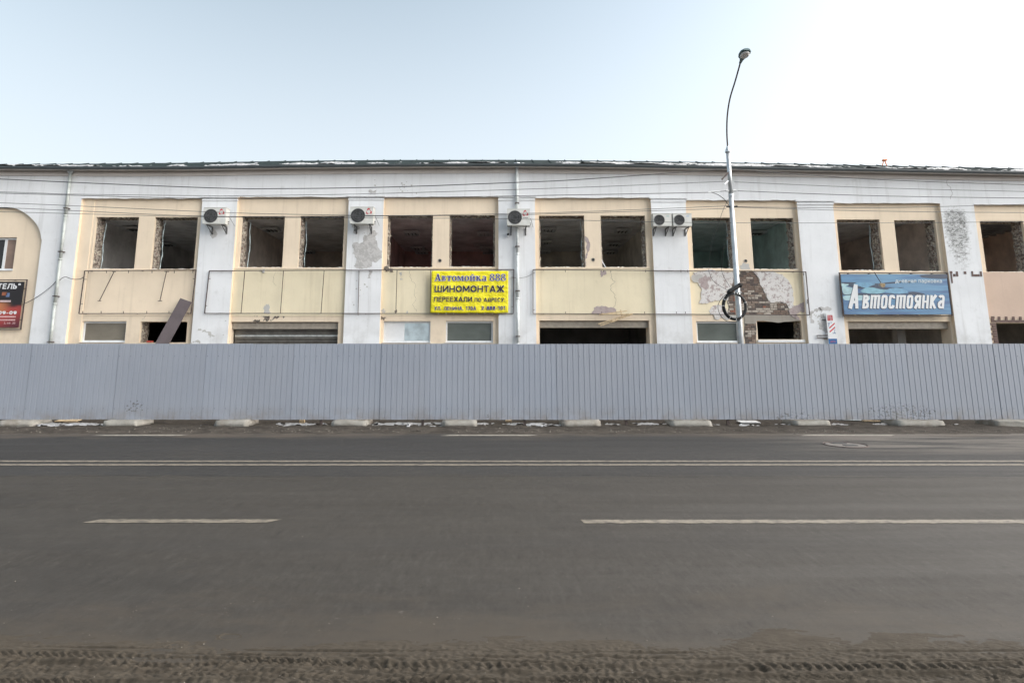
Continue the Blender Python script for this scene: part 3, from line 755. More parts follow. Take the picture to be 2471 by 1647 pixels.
# exposed brick and peeled paint
def px_poly(K, pts, Y): return [(P(*K(a, b), Y).x, P(*K(a, b), Y).z) for a, b in pts]
def patch(K, pts, Y, mat, depth=.004, amp=.07, levels=4, seed=0, name='peeled_patch'):
    pg = ragged(px_poly(K, pts, Y), amp, levels, seed)
    return MB().poly(pg, Y - depth, depth + .004).build(name, mat, bld)
YS = YB - .012      # face of the spandrel panel
patch(KB, [(60, 210), (100, 130), (300, 110), (620, 105), (880, 110), (880, 200), (830, 250), (800, 370), (760, 560), (735, 640), (620, 620), (480, 650), (330, 700), (200, 690), (240, 520), (250, 430), (190, 330), (90, 280)], YS, M['peel'], .022, .05, 4, 1)
patch(KB, [(60, 215), (150, 180), (270, 190), (285, 290), (180, 305), (90, 285)], YS - .022, M['bare'], .003, .08, 4, 2)
patch(KB, [(200, 320), (290, 200), (420, 190), (390, 380), (300, 430), (230, 400)], YS - .0225, M['peel_mauve'], .003, .10, 4, 22)
patch(KB, [(1190, 110), (1380, 120), (1560, 125), (1720, 170), (1850, 300), (1930, 480), (1935, 640), (1930, 760), (1850, 790), (1790, 690), (1600, 668), (1480, 675), (1400, 500), (1310, 260), (1240, 170)], YS, M['peel'], .028, .035, 4, 3)
patch(KB, [(1850, 800), (1930, 730), (2060, 690), (2150, 660), (2140, 860), (1990, 880), (2060, 1000), (1960, 960), (1860, 890)], YS, M['peel_mauve'], .020, .07, 4, 4)
patch(KB, [(390, 850), (440, 760), (560, 720), (640, 760), (720, 880), (640, 930), (500, 980), (430, 900)], YS, M['peel'], .012, .08, 4, 5)
patch(KB, [(480, 990), (620, 915), (880, 905), (880, 990), (700, 1000)], YB, M['bare'], .008, .07, 4, 6)
patch(KB, [(960, 0), (1020, -60), (1110, -40), (1130, 40), (1190, 100), (960, 110)], YB, M['bare'], .006, .10, 4, 7)
BR = [(960, 95), (1110, 92), (1190, 110), (1260, 190), (1310, 290), (1400, 500), (1470, 660), (1530, 680), (1640, 668), (1790, 690), (1840, 770), (1860, 905), (1040, 905), (725, 905), (745, 760), (715, 680), (755, 560), (800, 350), (830, 250), (880, 205), (960, 160)]
BR2 = [(1035, 1060), (1245, 1060), (1262, 1480), (1050, 1480)]
patch(KB, BR, YS, M['mortar'], .006, .02, 2, 8, 'mortar_bed')
patch(KB, BR2, YB, M['mortar'], .006, .02, 2, 9, 'mortar_bed')
patch(KB, [(1030, 905), (1860, 905), (1900, 950), (2040, 1010), (2070, 1020), (1245, 1020), (1245, 1065), (1035, 1065)], YS, M['concrete'], .012, .02, 3, 10, 'lintel')
def inside(p, poly):
    r = False; n = len(poly)
    for i in range(n):
        a, b = poly[i], poly[(i+1) % n]
        if (a[1] > p[1]) != (b[1] > p[1]) and p[0] < (b[0]-a[0])*(p[1]-a[1])/(b[1]-a[1]) + a[0]: r = not r
    return r
def brick_mesh():
    m = MB(); e = .004; L, Hh = .5, .5
    vs = [(sx*.5, 0, sz*.5) for sx, sz in ((-1, -1), (1, -1), (1, 1), (-1, 1))]
    m.v = [(x, .03, z) for x, _, z in vs] + [(x, .006, z) for x, _, z in vs] + [(x*.965, 0, z*.88) for x, _, z in vs]
    for k in range(4):
        n_ = (k+1) % 4; m.f += [(k, n_, n_+4, k+4), (k+4, n_+4, n_+8, k+8)]; m.mi += [0, 0]
    m.f.append((8, 9, 10, 11)); m.mi.append(0)
    me = m.mesh('brick'); me.materials.append(M['brick'][0]); return me
BRM = brick_mesh(); rnd = random.Random(11)
def lay(polyK, Y, out, wts, row=.077):
    pg = px_poly(KB, polyK, Y); z0, z1 = min(p[1] for p in pg), max(p[1] for p in pg); xa, xb = min(p[0] for p in pg), max(p[0] for p in pg)
    z = z0 + row / 2 + .004; rr = 0
    while z < z1 - .02:
        x = xa - (.13 if rr % 2 else 0) - rnd.uniform(0, .03); header = rr % 4 == 3
        while x < xb:
            L = (.118 if header else .245) + rnd.uniform(-.006, .006)
            cx = x + L / 2; a, b_ = x + .004, x + L - .004
            # trim to the outline
            ins = [inside((a + (b_ - a) * t / 8, z), pg) for t in range(9)]
            if any(ins):
                lo = ins.index(True); hi = 8 - ins[::-1].index(True)
                a2, b2 = a + (b_ - a) * lo / 8, a + (b_ - a) * hi / 8
                if b2 - a2 > .05:
                    o = bpy.data.objects.new('brick', BRM); COL.objects.link(o); o.parent = bld; o.matrix_parent_inverse = Matrix.Translation(-bld.location)
                    o.location = ((a2 + b2) / 2, Y - out + rnd.uniform(-.004, .004), z + rnd.uniform(-.002, .002))
                    o.scale = (b2 - a2, 1, .064 + rnd.uniform(-.004, .003)); o.rotation_euler = (rnd.uniform(-.03, .03), rnd.uniform(-.008, .008), rnd.uniform(-.01, .01))
                    mt = rnd.choices(M['brick'], wts(z, z0, z1))[0]
                    o.material_slots[0].link = 'OBJECT'; o.material_slots[0].material = mt
            x += L + .008
        z += row; rr += 1
lay(BR, YS, .016, lambda z, a, b: (4, 3, 3, 1.2 if (z - a) / (b - a) > .4 else 4.5, .5))
lay(BR2, YB, .016, lambda z, a, b: (4, 3, 3, 3, .3))
# half-round brick scar beside a window, smaller scars elsewhere
patch(K4, [(527, 650), (548, 665), (566, 710), (566, 760), (548, 800), (540, 885), (527, 895)], YB, M['peel_mauve'], .006, .06, 3, 12)
patch(K4, [(580, 1260), (600, 1215), (660, 1200), (720, 1215), (775, 1232), (780, 1258), (720, 1262), (650, 1275)], YS, M['peel_mauve'], .006, .07, 4, 13)
patch(K4, [(650, 925), (690, 918), (695, 955), (672, 955), (655, 975), (645, 950)], YS, M['peel_mauve'], .005, .1, 3, 14)
patch(K2, [(1310, 740), (1330, 700), (1395, 690), (1400, 645), (1455, 615), (1510, 625), (1500, 700), (1500, 735), (1530, 765), (1525, 830), (1470, 850), (1470, 900), (1400, 905), (1320, 890), (1340, 830), (1305, 790)], YW, M['peel_grey'], .004, .09, 5, 15)
patch(K2, [(1440, 920), (1465, 925), (1450, 985), (1425, 985), (1440, 950)], YW, M['peel_grey'], .004, .1, 3, 16)
patch(K2, [(1300, 575), (1350, 560), (1345, 635), (1320, 630)], YW, M['peel_grey'], .004, .1, 3, 17)
patch(K2, [(1380, 332), (1440, 325), (1520, 330), (1500, 345), (1400, 345)], YW, M['peel_grey'], .004, .1, 3, 18)
patch(K2, [(1430, 300), (1445, 285), (1470, 300), (1500, 285), (1490, 315), (1450, 312)], YW, M['peel_grey'], .004, .1, 3, 19)
patch(K2, [(180, 610), (215, 600), (245, 640), (220, 665), (185, 650)], YW, M['peel_grey'], .003, .1, 4, 20)
patch(K2, [(625, 1190), (650, 1185), (655, 1240), (665, 1262), (610, 1262), (605, 1225)], YS, M['bare'], .004, .1, 3, 21)
for k, pg in enumerate(([(530, 1275), (570, 1272), (560, 1285), (535, 1283)], [(580, 1285), (610, 1268), (665, 1270), (655, 1300), (640, 1322), (600, 1318), (615, 1300)], [(655, 1312), (690, 1282), (735, 1275), (730, 1292), (690, 1300), (670, 1322)], [(760, 1283), (772, 1285), (770, 1296), (760, 1294)], [(525, 1318), (580, 1310), (580, 1322), (530, 1325)])):
    patch(K2, pg, YB, M['dark_damage'], .005, .12, 3, 30 + k)
for k, pg in enumerate(([(65, 1235), (85, 1222), (95, 1262), (70, 1262)], [(60, 1285), (105, 1290), (90, 1318), (60, 1310)], [(205, 945), (228, 935), (240, 990), (215, 996)], [(170, 1240), (185, 1228), (188, 1258), (172, 1258)], [(262, 1240), (280, 1240), (272, 1270)])):
    patch(K3, pg, YS if k != 1 else YB, M['dark_damage'] if k in (1, 3) else M['bare'], .004, .12, 3, 40 + k)
patch(K3, [(85, 905), (120, 895), (165, 903), (150, 915), (160, 935), (110, 930)], YB, M['dark_damage'], .034, .12, 3, 46)
for k, pg in enumerate(([(585, 920), (620, 915), (620, 935), (600, 942)], )):
    patch(K2, pg, YB, M['bare'], .034, .12, 3, 50)
for k, pg in enumerate(([(1190, 1225), (1230, 1210), (1250, 1235), (1210, 1250)], [(1225, 1215), (1300, 1205), (1330, 1225), (1290, 1240), (1240, 1235)], [(1160, 1260), (1195, 1240), (1190, 1320), (1160, 1330), (1150, 1290)], [(1230, 1275), (1275, 1260), (1285, 1310), (1250, 1300)], [(1250, 1310), (1290, 1320), (1285, 1430), (1265, 1400)])):
    patch(K5, pg, YW, M['peel_grey'], .005, .12, 4, 60 + k)
for k, pg in enumerate(([(65, 1400), (130, 1392), (230, 1440), (210, 1444), (120, 1408)], [(30, 1490), (80, 1485), (110, 1497), (40, 1500)])):
    patch(K2, pg, YW, M['bare'], .003, .12, 3, 70 + k)
rnd = random.Random(21)
# scattered small chips over pilasters and panels
m = MB()
for k in range(90):
    K = rnd.choice([K2, K3, K5]); cx, cy = rnd.choice([(1400, 1060), (1395, 1200), (1390, 1285), (1420, 680), (1480, 300), (240, 1420)]) if K is K2 else ((900, 500), (250, 290))[rnd.random() < .7] if K is K3 else (1230, 1290)
    cx += rnd.gauss(0, 38); cy += rnd.gauss(0, 40); s_ = rnd.uniform(2, 9)
    if K is K3 and cx > 990: continue
    if K is K3 and cy > 330: continue
    pg = [(cx + s_ * rnd.uniform(.6, 1.2) * math.cos(a), cy + s_ * rnd.uniform(.4, 1.1) * math.sin(a)) for a in np.linspace(0, 5.4, 6)]
    w = px_poly(K, pg, YW)
    if any(BAY[i][0] < p[0] < BAY[i][1] and p[1] < BAY[i][2] for i in BAY for p in w): continue
    m.poly(ragged(w, .1, 2, k), YW - .003 - rnd.random() * .002, .006)
m.build('paint_chips', M['bare'], bld, 'stuff')
# hairline cracks
def crack(K, pts, Y, w=.008, seed=0):
    pg = ragged(px_poly(K, pts, Y), .09, 4, seed, False); m = MB()
    m.tube([(a, Y, z) for a, z in pg], w / 2, 4); m.build('crack', M['dark_damage'], bld)
crack(K6, [(1040, 170), (1045, 260), (1055, 360)], YW, .010, 1)
crack(K4, [(730, 940), (733, 1080), (737, 1235)], YS, .008, 2)
crack(K3, [(295, 920), (310, 1010), (345, 1250)], YS, .006, 3)
crack(K2, [(705, 935), (690, 985), (708, 1040)], YS, .006, 4)
crack(K1, [(1130, 1060), (1155, 1040), (1125, 1180), (1120, 1310)], YB, .007, 5)
# brown meander ornament
def orn(K, a, b, c, d, Y):
    r = [P(*K(a, b), Y), P(*K(c, d), Y)]
    MB().box(r[0].x, r[1].x, Y - .012, Y + .01, r[1].z, r[0].z).build('ornament', M['brown_paint'], bld)
for q in ((1047, 928, 1068, 945), (1052, 945.5, 1072, 1022), (1072.5, 950, 1094, 970), (1094.5, 930, 1115, 970), (1157, 930, 1178, 950), (1216, 928, 1235, 970), (1235.5, 952, 1283, 970), (1283.5, 930, 1303, 970)): orn(K6, *q, YW)
for q in ((1372, 1300, 1400, 1330), (1400.5, 1312, 2100, 1330)): orn(K6, *q, YB - .014)
for k in range(9): orn(K6, 1425 + k * 56, 1285, 1448 + k * 56, 1311.5, YB - .014)
orn(K6, 1372, 1283, 1400, 1299.5, YB - .014)
r7 = LO['7g']; rnd = random.Random(9)
for k in range(22):
    zz = P(*K6(1380, 1335), YB).z - k * .085
    w = .14 if k % 2 else .22
    MB().box(r7[0] - w, r7[0] - .004, YB - .026, YB, zz - .078, zz).build('ornament', M['brown_paint'], bld)

# ------------------------------------------------------------ hoarding of profiled sheet
def fence_mat():
    t = NT('grey_coated_sheet'); x, y, z = t.sep()
    n = t.noise(.8, 4); c = t.mix(t.ramp(n, .3, .7), (.268, .295, .348), (.288, .313, .365))
    c = t.mix(t.ramp(t.noise(1.0, 5, .6, (6, 6, .3)), .5, .8, 0, .18), c, (.24, .25, .27))
    oi = t.n.new('ShaderNodeObjectInfo').outputs['Random']
    c = t.mix(t.ramp(oi, 0, 1, 0, .22), c, (.235, .245, .275)); c = t.mix(t.math('MULTIPLY', t.ramp(t.noise(.5, 3, .5, (1, 1, .6), loc=(7, 0, 0)), .4, .7), .25), c, (.31, .325, .36))
    def blot(xc, zc, wx, wz):
        u = t.math('DIVIDE', t.math('SUBTRACT', x, xc), wx); v = t.math('DIVIDE', t.math('SUBTRACT', z, zc), wz)
        return t.ramp(t.math('ADD', t.math('MULTIPLY', u, u), t.math('MULTIPLY', v, v)), 1.0, .0)
    spl = t.noise(13, 5, .75, (1, 1, 1.6), loc=(2, 2, 2))
    g1, g2 = P(2180, 985, 16.1), P(325, 985, 16.1)
    for (bx, bz, wx, wz, lo, hi) in ((g1.x, g1.z - .12, 1.5, .42, .70, .50), (g2.x, g2.z + .05, .35, .28, .70, .55), (P(1910, 990, 16.1).x, .18, 1.1, .30, .72, .55), (P(1178, 1000, 16.1).x, .2, .08, .26, .6, .3)):
        b_ = blot(bx, bz, wx, wz)
        c = t.mix(t.math('MULTIPLY', t.math('GREATER_THAN', t.math('ADD', spl, t.math('MULTIPLY', b_, .20)), .74), t.ramp(b_, .02, .3, 0, .72)), c, (.06, .055, .05))
    c = t.mix(t.math('MULTIPLY', t.ramp(z, .6, .08, 0, .8), t.ramp(t.noise(2.5, 6, .7), .35, .7)), c, (.20, .18, .155))
    return t.done(c, .42, 0, .45)
M['fence'] = fence_mat(); M['screw'] = simple('screw_head', (.10, .11, .13), .5, .3)
YF = 16.1
zb, ztp = P(1235, 1011.5, YF).z, P(1235, 829, YF).z
fence = empty('fence', (0, YF, 0), 'tall grey-blue profiled steel sheet hoarding along the road edge', 'fence')
PER, NP = .1415, 8
prof = []
for k in range(NP):
    b = k * PER; prof += [(b, -.009), (b + .052, -.009), (b + .056, -.007), (b + .062, -.007), (b + .066, -.009), (b + .118, -.009), (b + .123, 0), (b + .1365, 0)]
prof += [(NP * PER, -.009), (NP * PER + .052, -.0095)]
m = MB(); n = len(prof)
for zz in (zb, ztp): m.v += [(a, b_, zz) for a, b_ in prof]
for zz in (zb, ztp): m.v += [(a, b_ + .0012, zz) for a, b_ in prof]
for i in range(n - 1):
    m.f += [(i, i+1, i+1+n, i+n), (2*n+i, 3*n+i, 3*n+i+1, 2*n+i+1), (n+i, n+i+1, 3*n+i+1, 3*n+i)]; m.mi += [0, 0, 0]
for zz in (zb + .27, ztp - .32):
    for k in (0, 2, 4, 6):
        c = Vector((k * PER + .029, -.016, zz)); vs = [c + Vector((math.cos(a) * .009, 0, math.sin(a) * .009)) for a in np.arange(6) * math.pi / 3]
        m.add([*vs, *[v + Vector((0, .0045, 0)) for v in vs]], [tuple(range(6))] + [(q, (q+1) % 6, (q+1) % 6 + 6, q + 6) for q in range(6)], 1)
sheet = m.mesh('fence_sheet'); sheet.materials.append(M['fence']); sheet.materials.append(M['screw'])
rnd = random.Random(4); x = -21.0; k = 0
while x < 24:
    o = bpy.data.objects.new('fence_sheet', sheet); COL.objects.link(o); o.parent = fence; o.matrix_parent_inverse = Matrix.Translation(-fence.location)
    o.location = (x, YF + (.0 if k % 2 else -.0035) + rnd.uniform(-.0012, .0012), rnd.uniform(-.006, .006)); o.rotation_euler = (rnd.uniform(-.002, .002), rnd.uniform(-.0012, .0012), rnd.uniform(-.0035, .0035))
    x += NP * PER; k += 1
for zz in (zb + .27, ztp - .32): MB().box(-21, 24, YF + .02, YF + .06, zz - .02, zz + .02).build('rail', M['galv'], fence)
x = -20.0
while x < 24:
    MB().box(x - .03, x + .03, YF + .06, YF + .12, .0, ztp - .05).build('post', M['iron'], fence); x += 2.6
# concrete ballast blocks under the hoarding
def conc():
    t = NT('block_concrete'); n = t.noise(4, 7, .7); f = t.noise(60, 4, .7); g = t.noise(1.7, 5, .6, loc=(3, 3, 3))
    c = t.mix(t.ramp(n, .3, .7), (.24, .23, .205), (.34, .325, .295))
    c = t.mix(t.ramp(g, .50, .68, 0, .75), c, (.17, .14, .11)); c = t.mix(t.ramp(f, .55, .8, 0, .6), c, (.13, .12, .105))
    t.bump(t.math('ADD', n, t.math('MULTIPLY', f, .4)), .7, .03); return t.done(c, .92, 0, .2)
M['block'] = conc()
BLAB = ['below the dark red poster sign', 'below a small cluster of mud specks on the sheet', 'below the pilaster with the drilled hole', 'below the pilaster with the peeled grey patch', 'below the yellow banner', 'below the open garage with the broken battens', 'below the green glazed window by the lamp post', 'between the flat white panel and the bright metal strip', 'below the heavy mud splashes on the sheet', 'below the pink panelled bay past the mud splashes']
BL = [(-8, 74), (246, 333), (514, 598), (797, 886), (1063.5, 1151), (1355, 1451.5), (1622, 1723.5), (1917, 2006.5), (2167, 2283), (2407, 2500)]
rnd = random.Random(14)
for k, (a, b_) in enumerate(BL):
    yf = G(700, 1031).y + rnd.uniform(-.05, .04); x0, x1 = P(a, 1025, yf).x, P(b_, 1025, yf).x; dep = rnd.uniform(.74, .84); hb = rnd.uniform(.155, .18)
    root = empty('concrete_block', ((x0 + x1) / 2, yf + dep / 2, .0), 'concrete ballast block under the hoarding, ' + BLAB[k], 'concrete block', 'ballast blocks along the hoarding')
    w = x1 - x0; bm = bmesh.new(); bmesh.ops.create_cube(bm, size=1)
    for v in bm.verts:
        v.co.x *= w; v.co.y *= dep; v.co.z = (v.co.z + .5) * (hb + .02) - .02
        if v.co.z > .05: v.co.x *= .96
    bmesh.ops.bevel(bm, geom=bm.edges[:], offset=.022, segments=2, affect='EDGES')
    bmesh.ops.subdivide_edges(bm, edges=[e for e in bm.edges if e.calc_length() > .15], cuts=9, use_grid_fill=True)
    for v in bm.verts:
        v.co += Vector((rnd.uniform(-1, 1), rnd.uniform(-1, 1), rnd.uniform(-1, 1))) * .0065
        q = v.co; d = math.sin(q.x * 7 + k * 3) * math.sin(q.y * 6 + k) * .010
        if q.z > .1: q.z += d
    for c_ in range(3):      # chipped corners
        cx, cy = rnd.choice((-1, 1)) * w / 2, rnd.choice((-1, 1)) * dep / 2
        for v in bm.verts:
            dd = (v.co - Vector((cx, cy, hb))).length
            if dd < .10: v.co += (Vector((0, 0, 0)) - v.co).normalized() * (.10 - dd) * rnd.uniform(.3, .7)
    me = bpy.data.meshes.new('block_body'); bm.to_mesh(me); bm.free(); me.shade_smooth()
    o = bpy.data.objects.new('block_body', me); COL.objects.link(o); me.materials.append(M['block']); o.parent = root
    root.rotation_euler = (rnd.uniform(-.006, .012), rnd.uniform(-.008, .008), rnd.uniform(-.06, .06))
    for s_ in ((-.24, .25) if k % 3 else (.2,)):
        m = MB(); m.tube([(s_ * w + math.cos(t) * .04, dep * .32 + .02 * math.sin(t * 2), hb - .025 + abs(math.sin(t)) * .085) for t in np.linspace(0, math.pi, 9)], .007, 6)
        o = m.build('lifting_loop', M['iron'], None); o.parent = root
# ------------------------------------------------------------ drainpipes
def drainpipe(px_top, px_bot, label, split=None):
    a = P(*px_top, YW - .10); b_ = P(*px_bot, YW - .10); x = (a.x + b_.x) / 2; zt = a.z
    root = empty('drainpipe', (x, YW - .1, 0), label, 'drainpipe')
    pm = M['pipe'] if px_top[0] < 600 else simple_cache('white_downpipe', (.66, .69, .69))
    def part(n_, m_, mt=pm): return m_.build(n_, mt, root, smooth=True)
    part('hopper', MB().tube([(x, YW - .13, zt + .05), (x, YW - .13, zt + .03), (x, YW - .12, zt - .05), (x, YW - .11, zt - .13)], [.12, .12, .115, .058], 16), M['galv'])
    z = zt - .12; k = 0
    while z > .1:
        z2 = max(.1, z - 1.55); part('pipe', MB().tube([(x, YW - .10, z), (x, YW - .10, z2 - .03)], .054 - .002 * (k % 2), 16))
        part('joint_ring', MB().tube([(x, YW - .10, z2 + .03), (x, YW - .10, z2 - .03)], .061, 16))
        MB().box(x - .072, x + .072, YW - .172, YW - .003, z2 + .25, z2 + .28).build('clamp', M['iron'], root)
        z = z2; k += 1
drainpipe((171.5, 410), (121, 829), 'pale green drainpipe with cone hopper beside the arched bay')
drainpipe((1248, 398), (1249, 828), 'pale drainpipe running down behind an outdoor unit beside the yellow banner')

# ------------------------------------------------------------ outdoor air-conditioning units
def aircon(L, Rr, T, B, label, logo='red', yf=20.68, dep=.30):
    a = P(L, (T + B) / 2, yf).x; b_ = P(Rr, (T + B) / 2, yf).x; z1, z0 = P(L, T, yf).z, P(L, B, yf).z
    root = empty('air_conditioner', ((a + b_) / 2, yf + dep / 2, z0), label, 'air conditioner', 'outdoor units on the pilasters')
    def part(n_, m_, mt, sm=False): return m_.build(n_, mt, root, smooth=sm)
    w, h = b_ - a, z1 - z0
    m = MB(); m.box(a, b_, yf, yf + dep, z0, z1); me = m.mesh('casing')
    bm = bmesh.new(); bm.from_mesh(me); bmesh.ops.recalc_face_normals(bm, faces=bm.faces); bmesh.ops.bevel(bm, geom=bm.edges[:], offset=.012, segments=2, affect='EDGES'); bm.to_mesh(me); bm.free()
    body = obj('casing', me, M['ac'], root)
    part('lid', MB().box(a - .008, b_ + .008, yf - .006, yf + dep + .006, z1 + .001, z1 + .022), M['ac'])
    cx, cz, r = a + w * .33, z0 + h * .5, h * .41
    sq = r * 1.16
    part('fan_panel', MB().box(cx - sq, cx + sq, yf - .006, yf + .004, cz - sq, cz + sq), M['ac'])
    m = MB(); m.tube([(cx, yf - .0075, cz), (cx, yf + .02, cz)], r, 36); part('fan_cavity_shade', m, M['dark'])  # solid dark disc painted as the shade inside the fan cavity
    blades = MB()
    for k in range(3):
        an = k * 2.09 + .4
        pts = [(cx + math.cos(an + t) * q, cz + math.sin(an + t) * q) for q, t in ((r * .15, 0), (r * .85, .15), (r * .9, .75), (r * .3, .9))]
        blades.poly(pts, yf - .0085, .001)
    part('fan_blades', blades, simple_cache('fan_blade', (.045, .047, .05)))
    g = MB()
    for q in (1.0, .72, .42): g.tube([(cx + math.cos(t) * r * q, yf - .013, cz + math.sin(t) * r * q) for t in np.linspace(0, 2 * math.pi, 33)], .004 if q < 1 else .009, 5, False)
    for q in np.linspace(-.85, .85, 9):
        hh_ = math.sqrt(1 - q * q) * r; g.tube([(cx + q * r, yf - .016, cz - hh_), (cx + q * r, yf - .016, cz + hh_)], .003, 4)
    part('fan_grille', g, M['grille'])
    lx, lz = a + w * .79, z0 + h * .74
    if logo == 'red':     # three curled arms around a triangle with a line of small print
        m = MB()
        for k in range(3):
            an = math.pi / 2 + k * 2 * math.pi / 3; s_ = h * .20
            c0 = Vector((math.cos(an), math.sin(an))) * s_ * .55; d = Vector((-math.sin(an), math.cos(an)))
            e = Vector((math.cos(an), math.sin(an)))
            pl = [c0 + d * s_ * -.45 - e * s_ * .1, c0 + d * s_ * -.1 + e * s_ * .55, c0 + d * s_ * .45 + e * s_ * .25, c0 + d * s_ * .62 - e * s_ * .45, c0 + d * s_ * .3 - e * s_ * .1, c0 + e * s_ * .05]
            m.poly([(lx + q.x, lz + q.y) for q in pl], yf - .003, .004)
        part('logo', m, M['red'])
        m = MB()
        for k in range(7): m.box(lx - h * .17 + k * h * .05, lx - h * .17 + k * h * .05 + h * .036, yf - .002, yf + .001, lz - h * .29, lz - h * .25)
        part('logo_print', m, M['black'])
    else:
        part('logo', MB().box(lx - w * .07, lx + w * .07, yf - .002, yf + .001, lz + h * .04, lz + h * .10), simple_cache('pale_badge', logo))
    for bx in (a + w * .17, b_ - w * .17):
        m = MB(); m.box(bx - .018, bx + .018, yf + .02, YW - .004, z0 - .036, z0 - .002)
        m.box(bx - .018, bx + .018, YW - .03, YW - .004, z0 - .26, z0 - .037)
        m.bar((bx, yf + .05, z0 - .04), (bx, YW - .02, z0 - .25), .02, .02, (1, 0, 0)); part('bracket', m, M['grille'])
    m = MB(); m.tube([(b_ + .001, yf + .2, z0 + .12), (b_ + .045, yf + .2, z0 + .12)], .016, 8); m.tube([(b_ + .001, yf + .2, z0 + .06), (b_ + .04, yf + .2, z0 + .06)], .013, 8)
    part('valve', m, M['dark'])
    part('cable', MB().tube(curve_pts([(b_ + .005, yf + .22, z0 + h * .55), (b_ + .06, yf + .26, z0 + h * .40), (b_ + .13, YW - .02, z0 + h * .05)], 5), .006, 5), M['cable'])
    return root
aircon(491, 545, 501.5, 540.5, 'white outdoor unit with red logo above a drilled hole in a clean pilaster')
aircon(845.5, 901, 500, 540, 'white outdoor unit with red logo above a large patch of peeled grey plaster')
aircon(1224.4, 1279, 505, 544, 'white outdoor unit with red logo fixed over a drainpipe')
aircon(1576, 1621, 516, 545.5, 'small white outdoor unit of a pair, with pale green badge', (.30, .52, .50))
aircon(1624, 1669.5, 516, 545.5, 'small white outdoor unit of a pair, with pale blue badge, touching the window edge', (.28, .42, .66))
# drilled holes and vents, their inner shade put in as dark discs
def hole(px, py, Y, r=.035, ring=True):
    c = P(px, py, Y); m = MB(); m.tube([(c.x, Y - .004, c.z), (c.x, Y + .01, c.z)], r, 14); m.build('vent_hole_shade', M['dark'], bld)
    if ring:
        m = MB(); m.tube([(c.x + math.cos(t) * (r + .012), Y - .005, c.z + math.sin(t) * (r + .012)) for t in np.linspace(0, 2*math.pi, 17)], .012, 6, False); m.build('vent_ring', M['concrete'], bld)
hole(512.5, 564, YW, .03, False); hole(*K3(527, 845), YB, .045); hole(*K4(592, 838), YB, .045); hole(*K5(651, 847), YB, .04); hole(*K2(1325, 605), YW, .035, False)

# ------------------------------------------------------------ empty sign frames of rusty angle iron
def frame(quads, label, tabs=(), verts=(), Y=YW - .06, w=.026):
    c0 = P(*quads[0], Y); root = empty('sign_frame', (c0.x, Y, c0.z), label, 'sign frame', None)
    def bar(n_, a, b_, ww=w): MB().bar(P(*a, Y), P(*b_, Y), ww, ww).build(n_, M['iron'], root)
    tl, tr, br, bl = quads
    bar('top_rail', tl, tr); bar('bottom_rail', bl, br); bar('side_rail', tl, bl); bar('side_rail', tr, br)
    for a, b_ in verts: bar('upright', a, b_, .02)
    for a, b_ in tabs: bar('bracket', a, b_, .016)
    # stand-offs to the wall
    for t in (.04, .5, .96):
        for (a, b_) in ((tl, tr), (bl, br)):
            p = P(a[0] + (b_[0] - a[0]) * t, a[1] + (b_[1] - a[1]) * t, Y)
            MB().bar(p, (p.x, YB - .001, p.z), .015, .015, (0, 0, 1)).build('standoff', M['iron'], root)
    return root
tabs = [(K1(x, 925), K1(x, 943)) for x in (696, 840, 1013, 1198, 1374, 1520)] + [(K1(x, 1262), K1(x, 1242)) for x in (652, 797, 972, 1157, 1332)] + [(K1(660, 992), K1(684, 992)), (K1(633, 1185), K1(652, 1185)), (K1(1520, 987), K1(1538, 987))]
diag = [(K1(900, 930), K1(783, 1162)), (K1(1312, 930), K1(1260, 1163)), (K1(770, 1162), K1(797, 1162)), (K1(1245, 1163), K1(1277, 1163)), (K1(885, 932), K1(912, 932)), (K1(1297, 931), K1(1332, 931))]
frame((K1(668, 925), K1(1545, 918), K1(1505, 1260), K1(622, 1262)), 'empty rusty sign frame with two slanting rods under the windows beside the drainpipe', tabs, diag)
vs = [(K2(a, 922), K2(b_, 1258)) for a, b_ in ((460, 430), (765, 740), (1085, 1060), (1360, 1352))] + [(K3(190, 916), K3(180, 1258)), (K3(455, 916), K3(450, 1257))]
tabs = [(K2(178, 988), K2(188, 988)), (K2(150, 1200), K2(163, 1200)), (K3(1090, 977), K3(1108, 977)), (K3(1092, 1207), K3(1107, 1207))]
frame((K2(180, 925), K3(1110, 915), K3(1105, 1262), K2(143, 1260)), 'long empty rusty sign frame with uprights, running behind the yellow banner', tabs, vs)
tabs = [(K4(x, 918), K4(x, 936)) for x in (374, 674, 731, 1006, 1284, 1337)] + [(K4(x, 1262), K4(x, 1246)) for x in (375, 660, 998, 1248, 1319)] + [(K4(118, 943), K4(131, 943)), (K4(118, 1232), K4(131, 1232)), (K5(780, 925), K5(780, 943)), (K5(1107, 940), K5(1107, 962)), (K5(1137, 1150), K5(1137, 1185))]
frame((K4(118, 916), K5(1125, 933), K5(1155, 1272), K4(118, 1262)), 'long empty rusty sign frame passing behind the lamp post and bare brick', tabs)
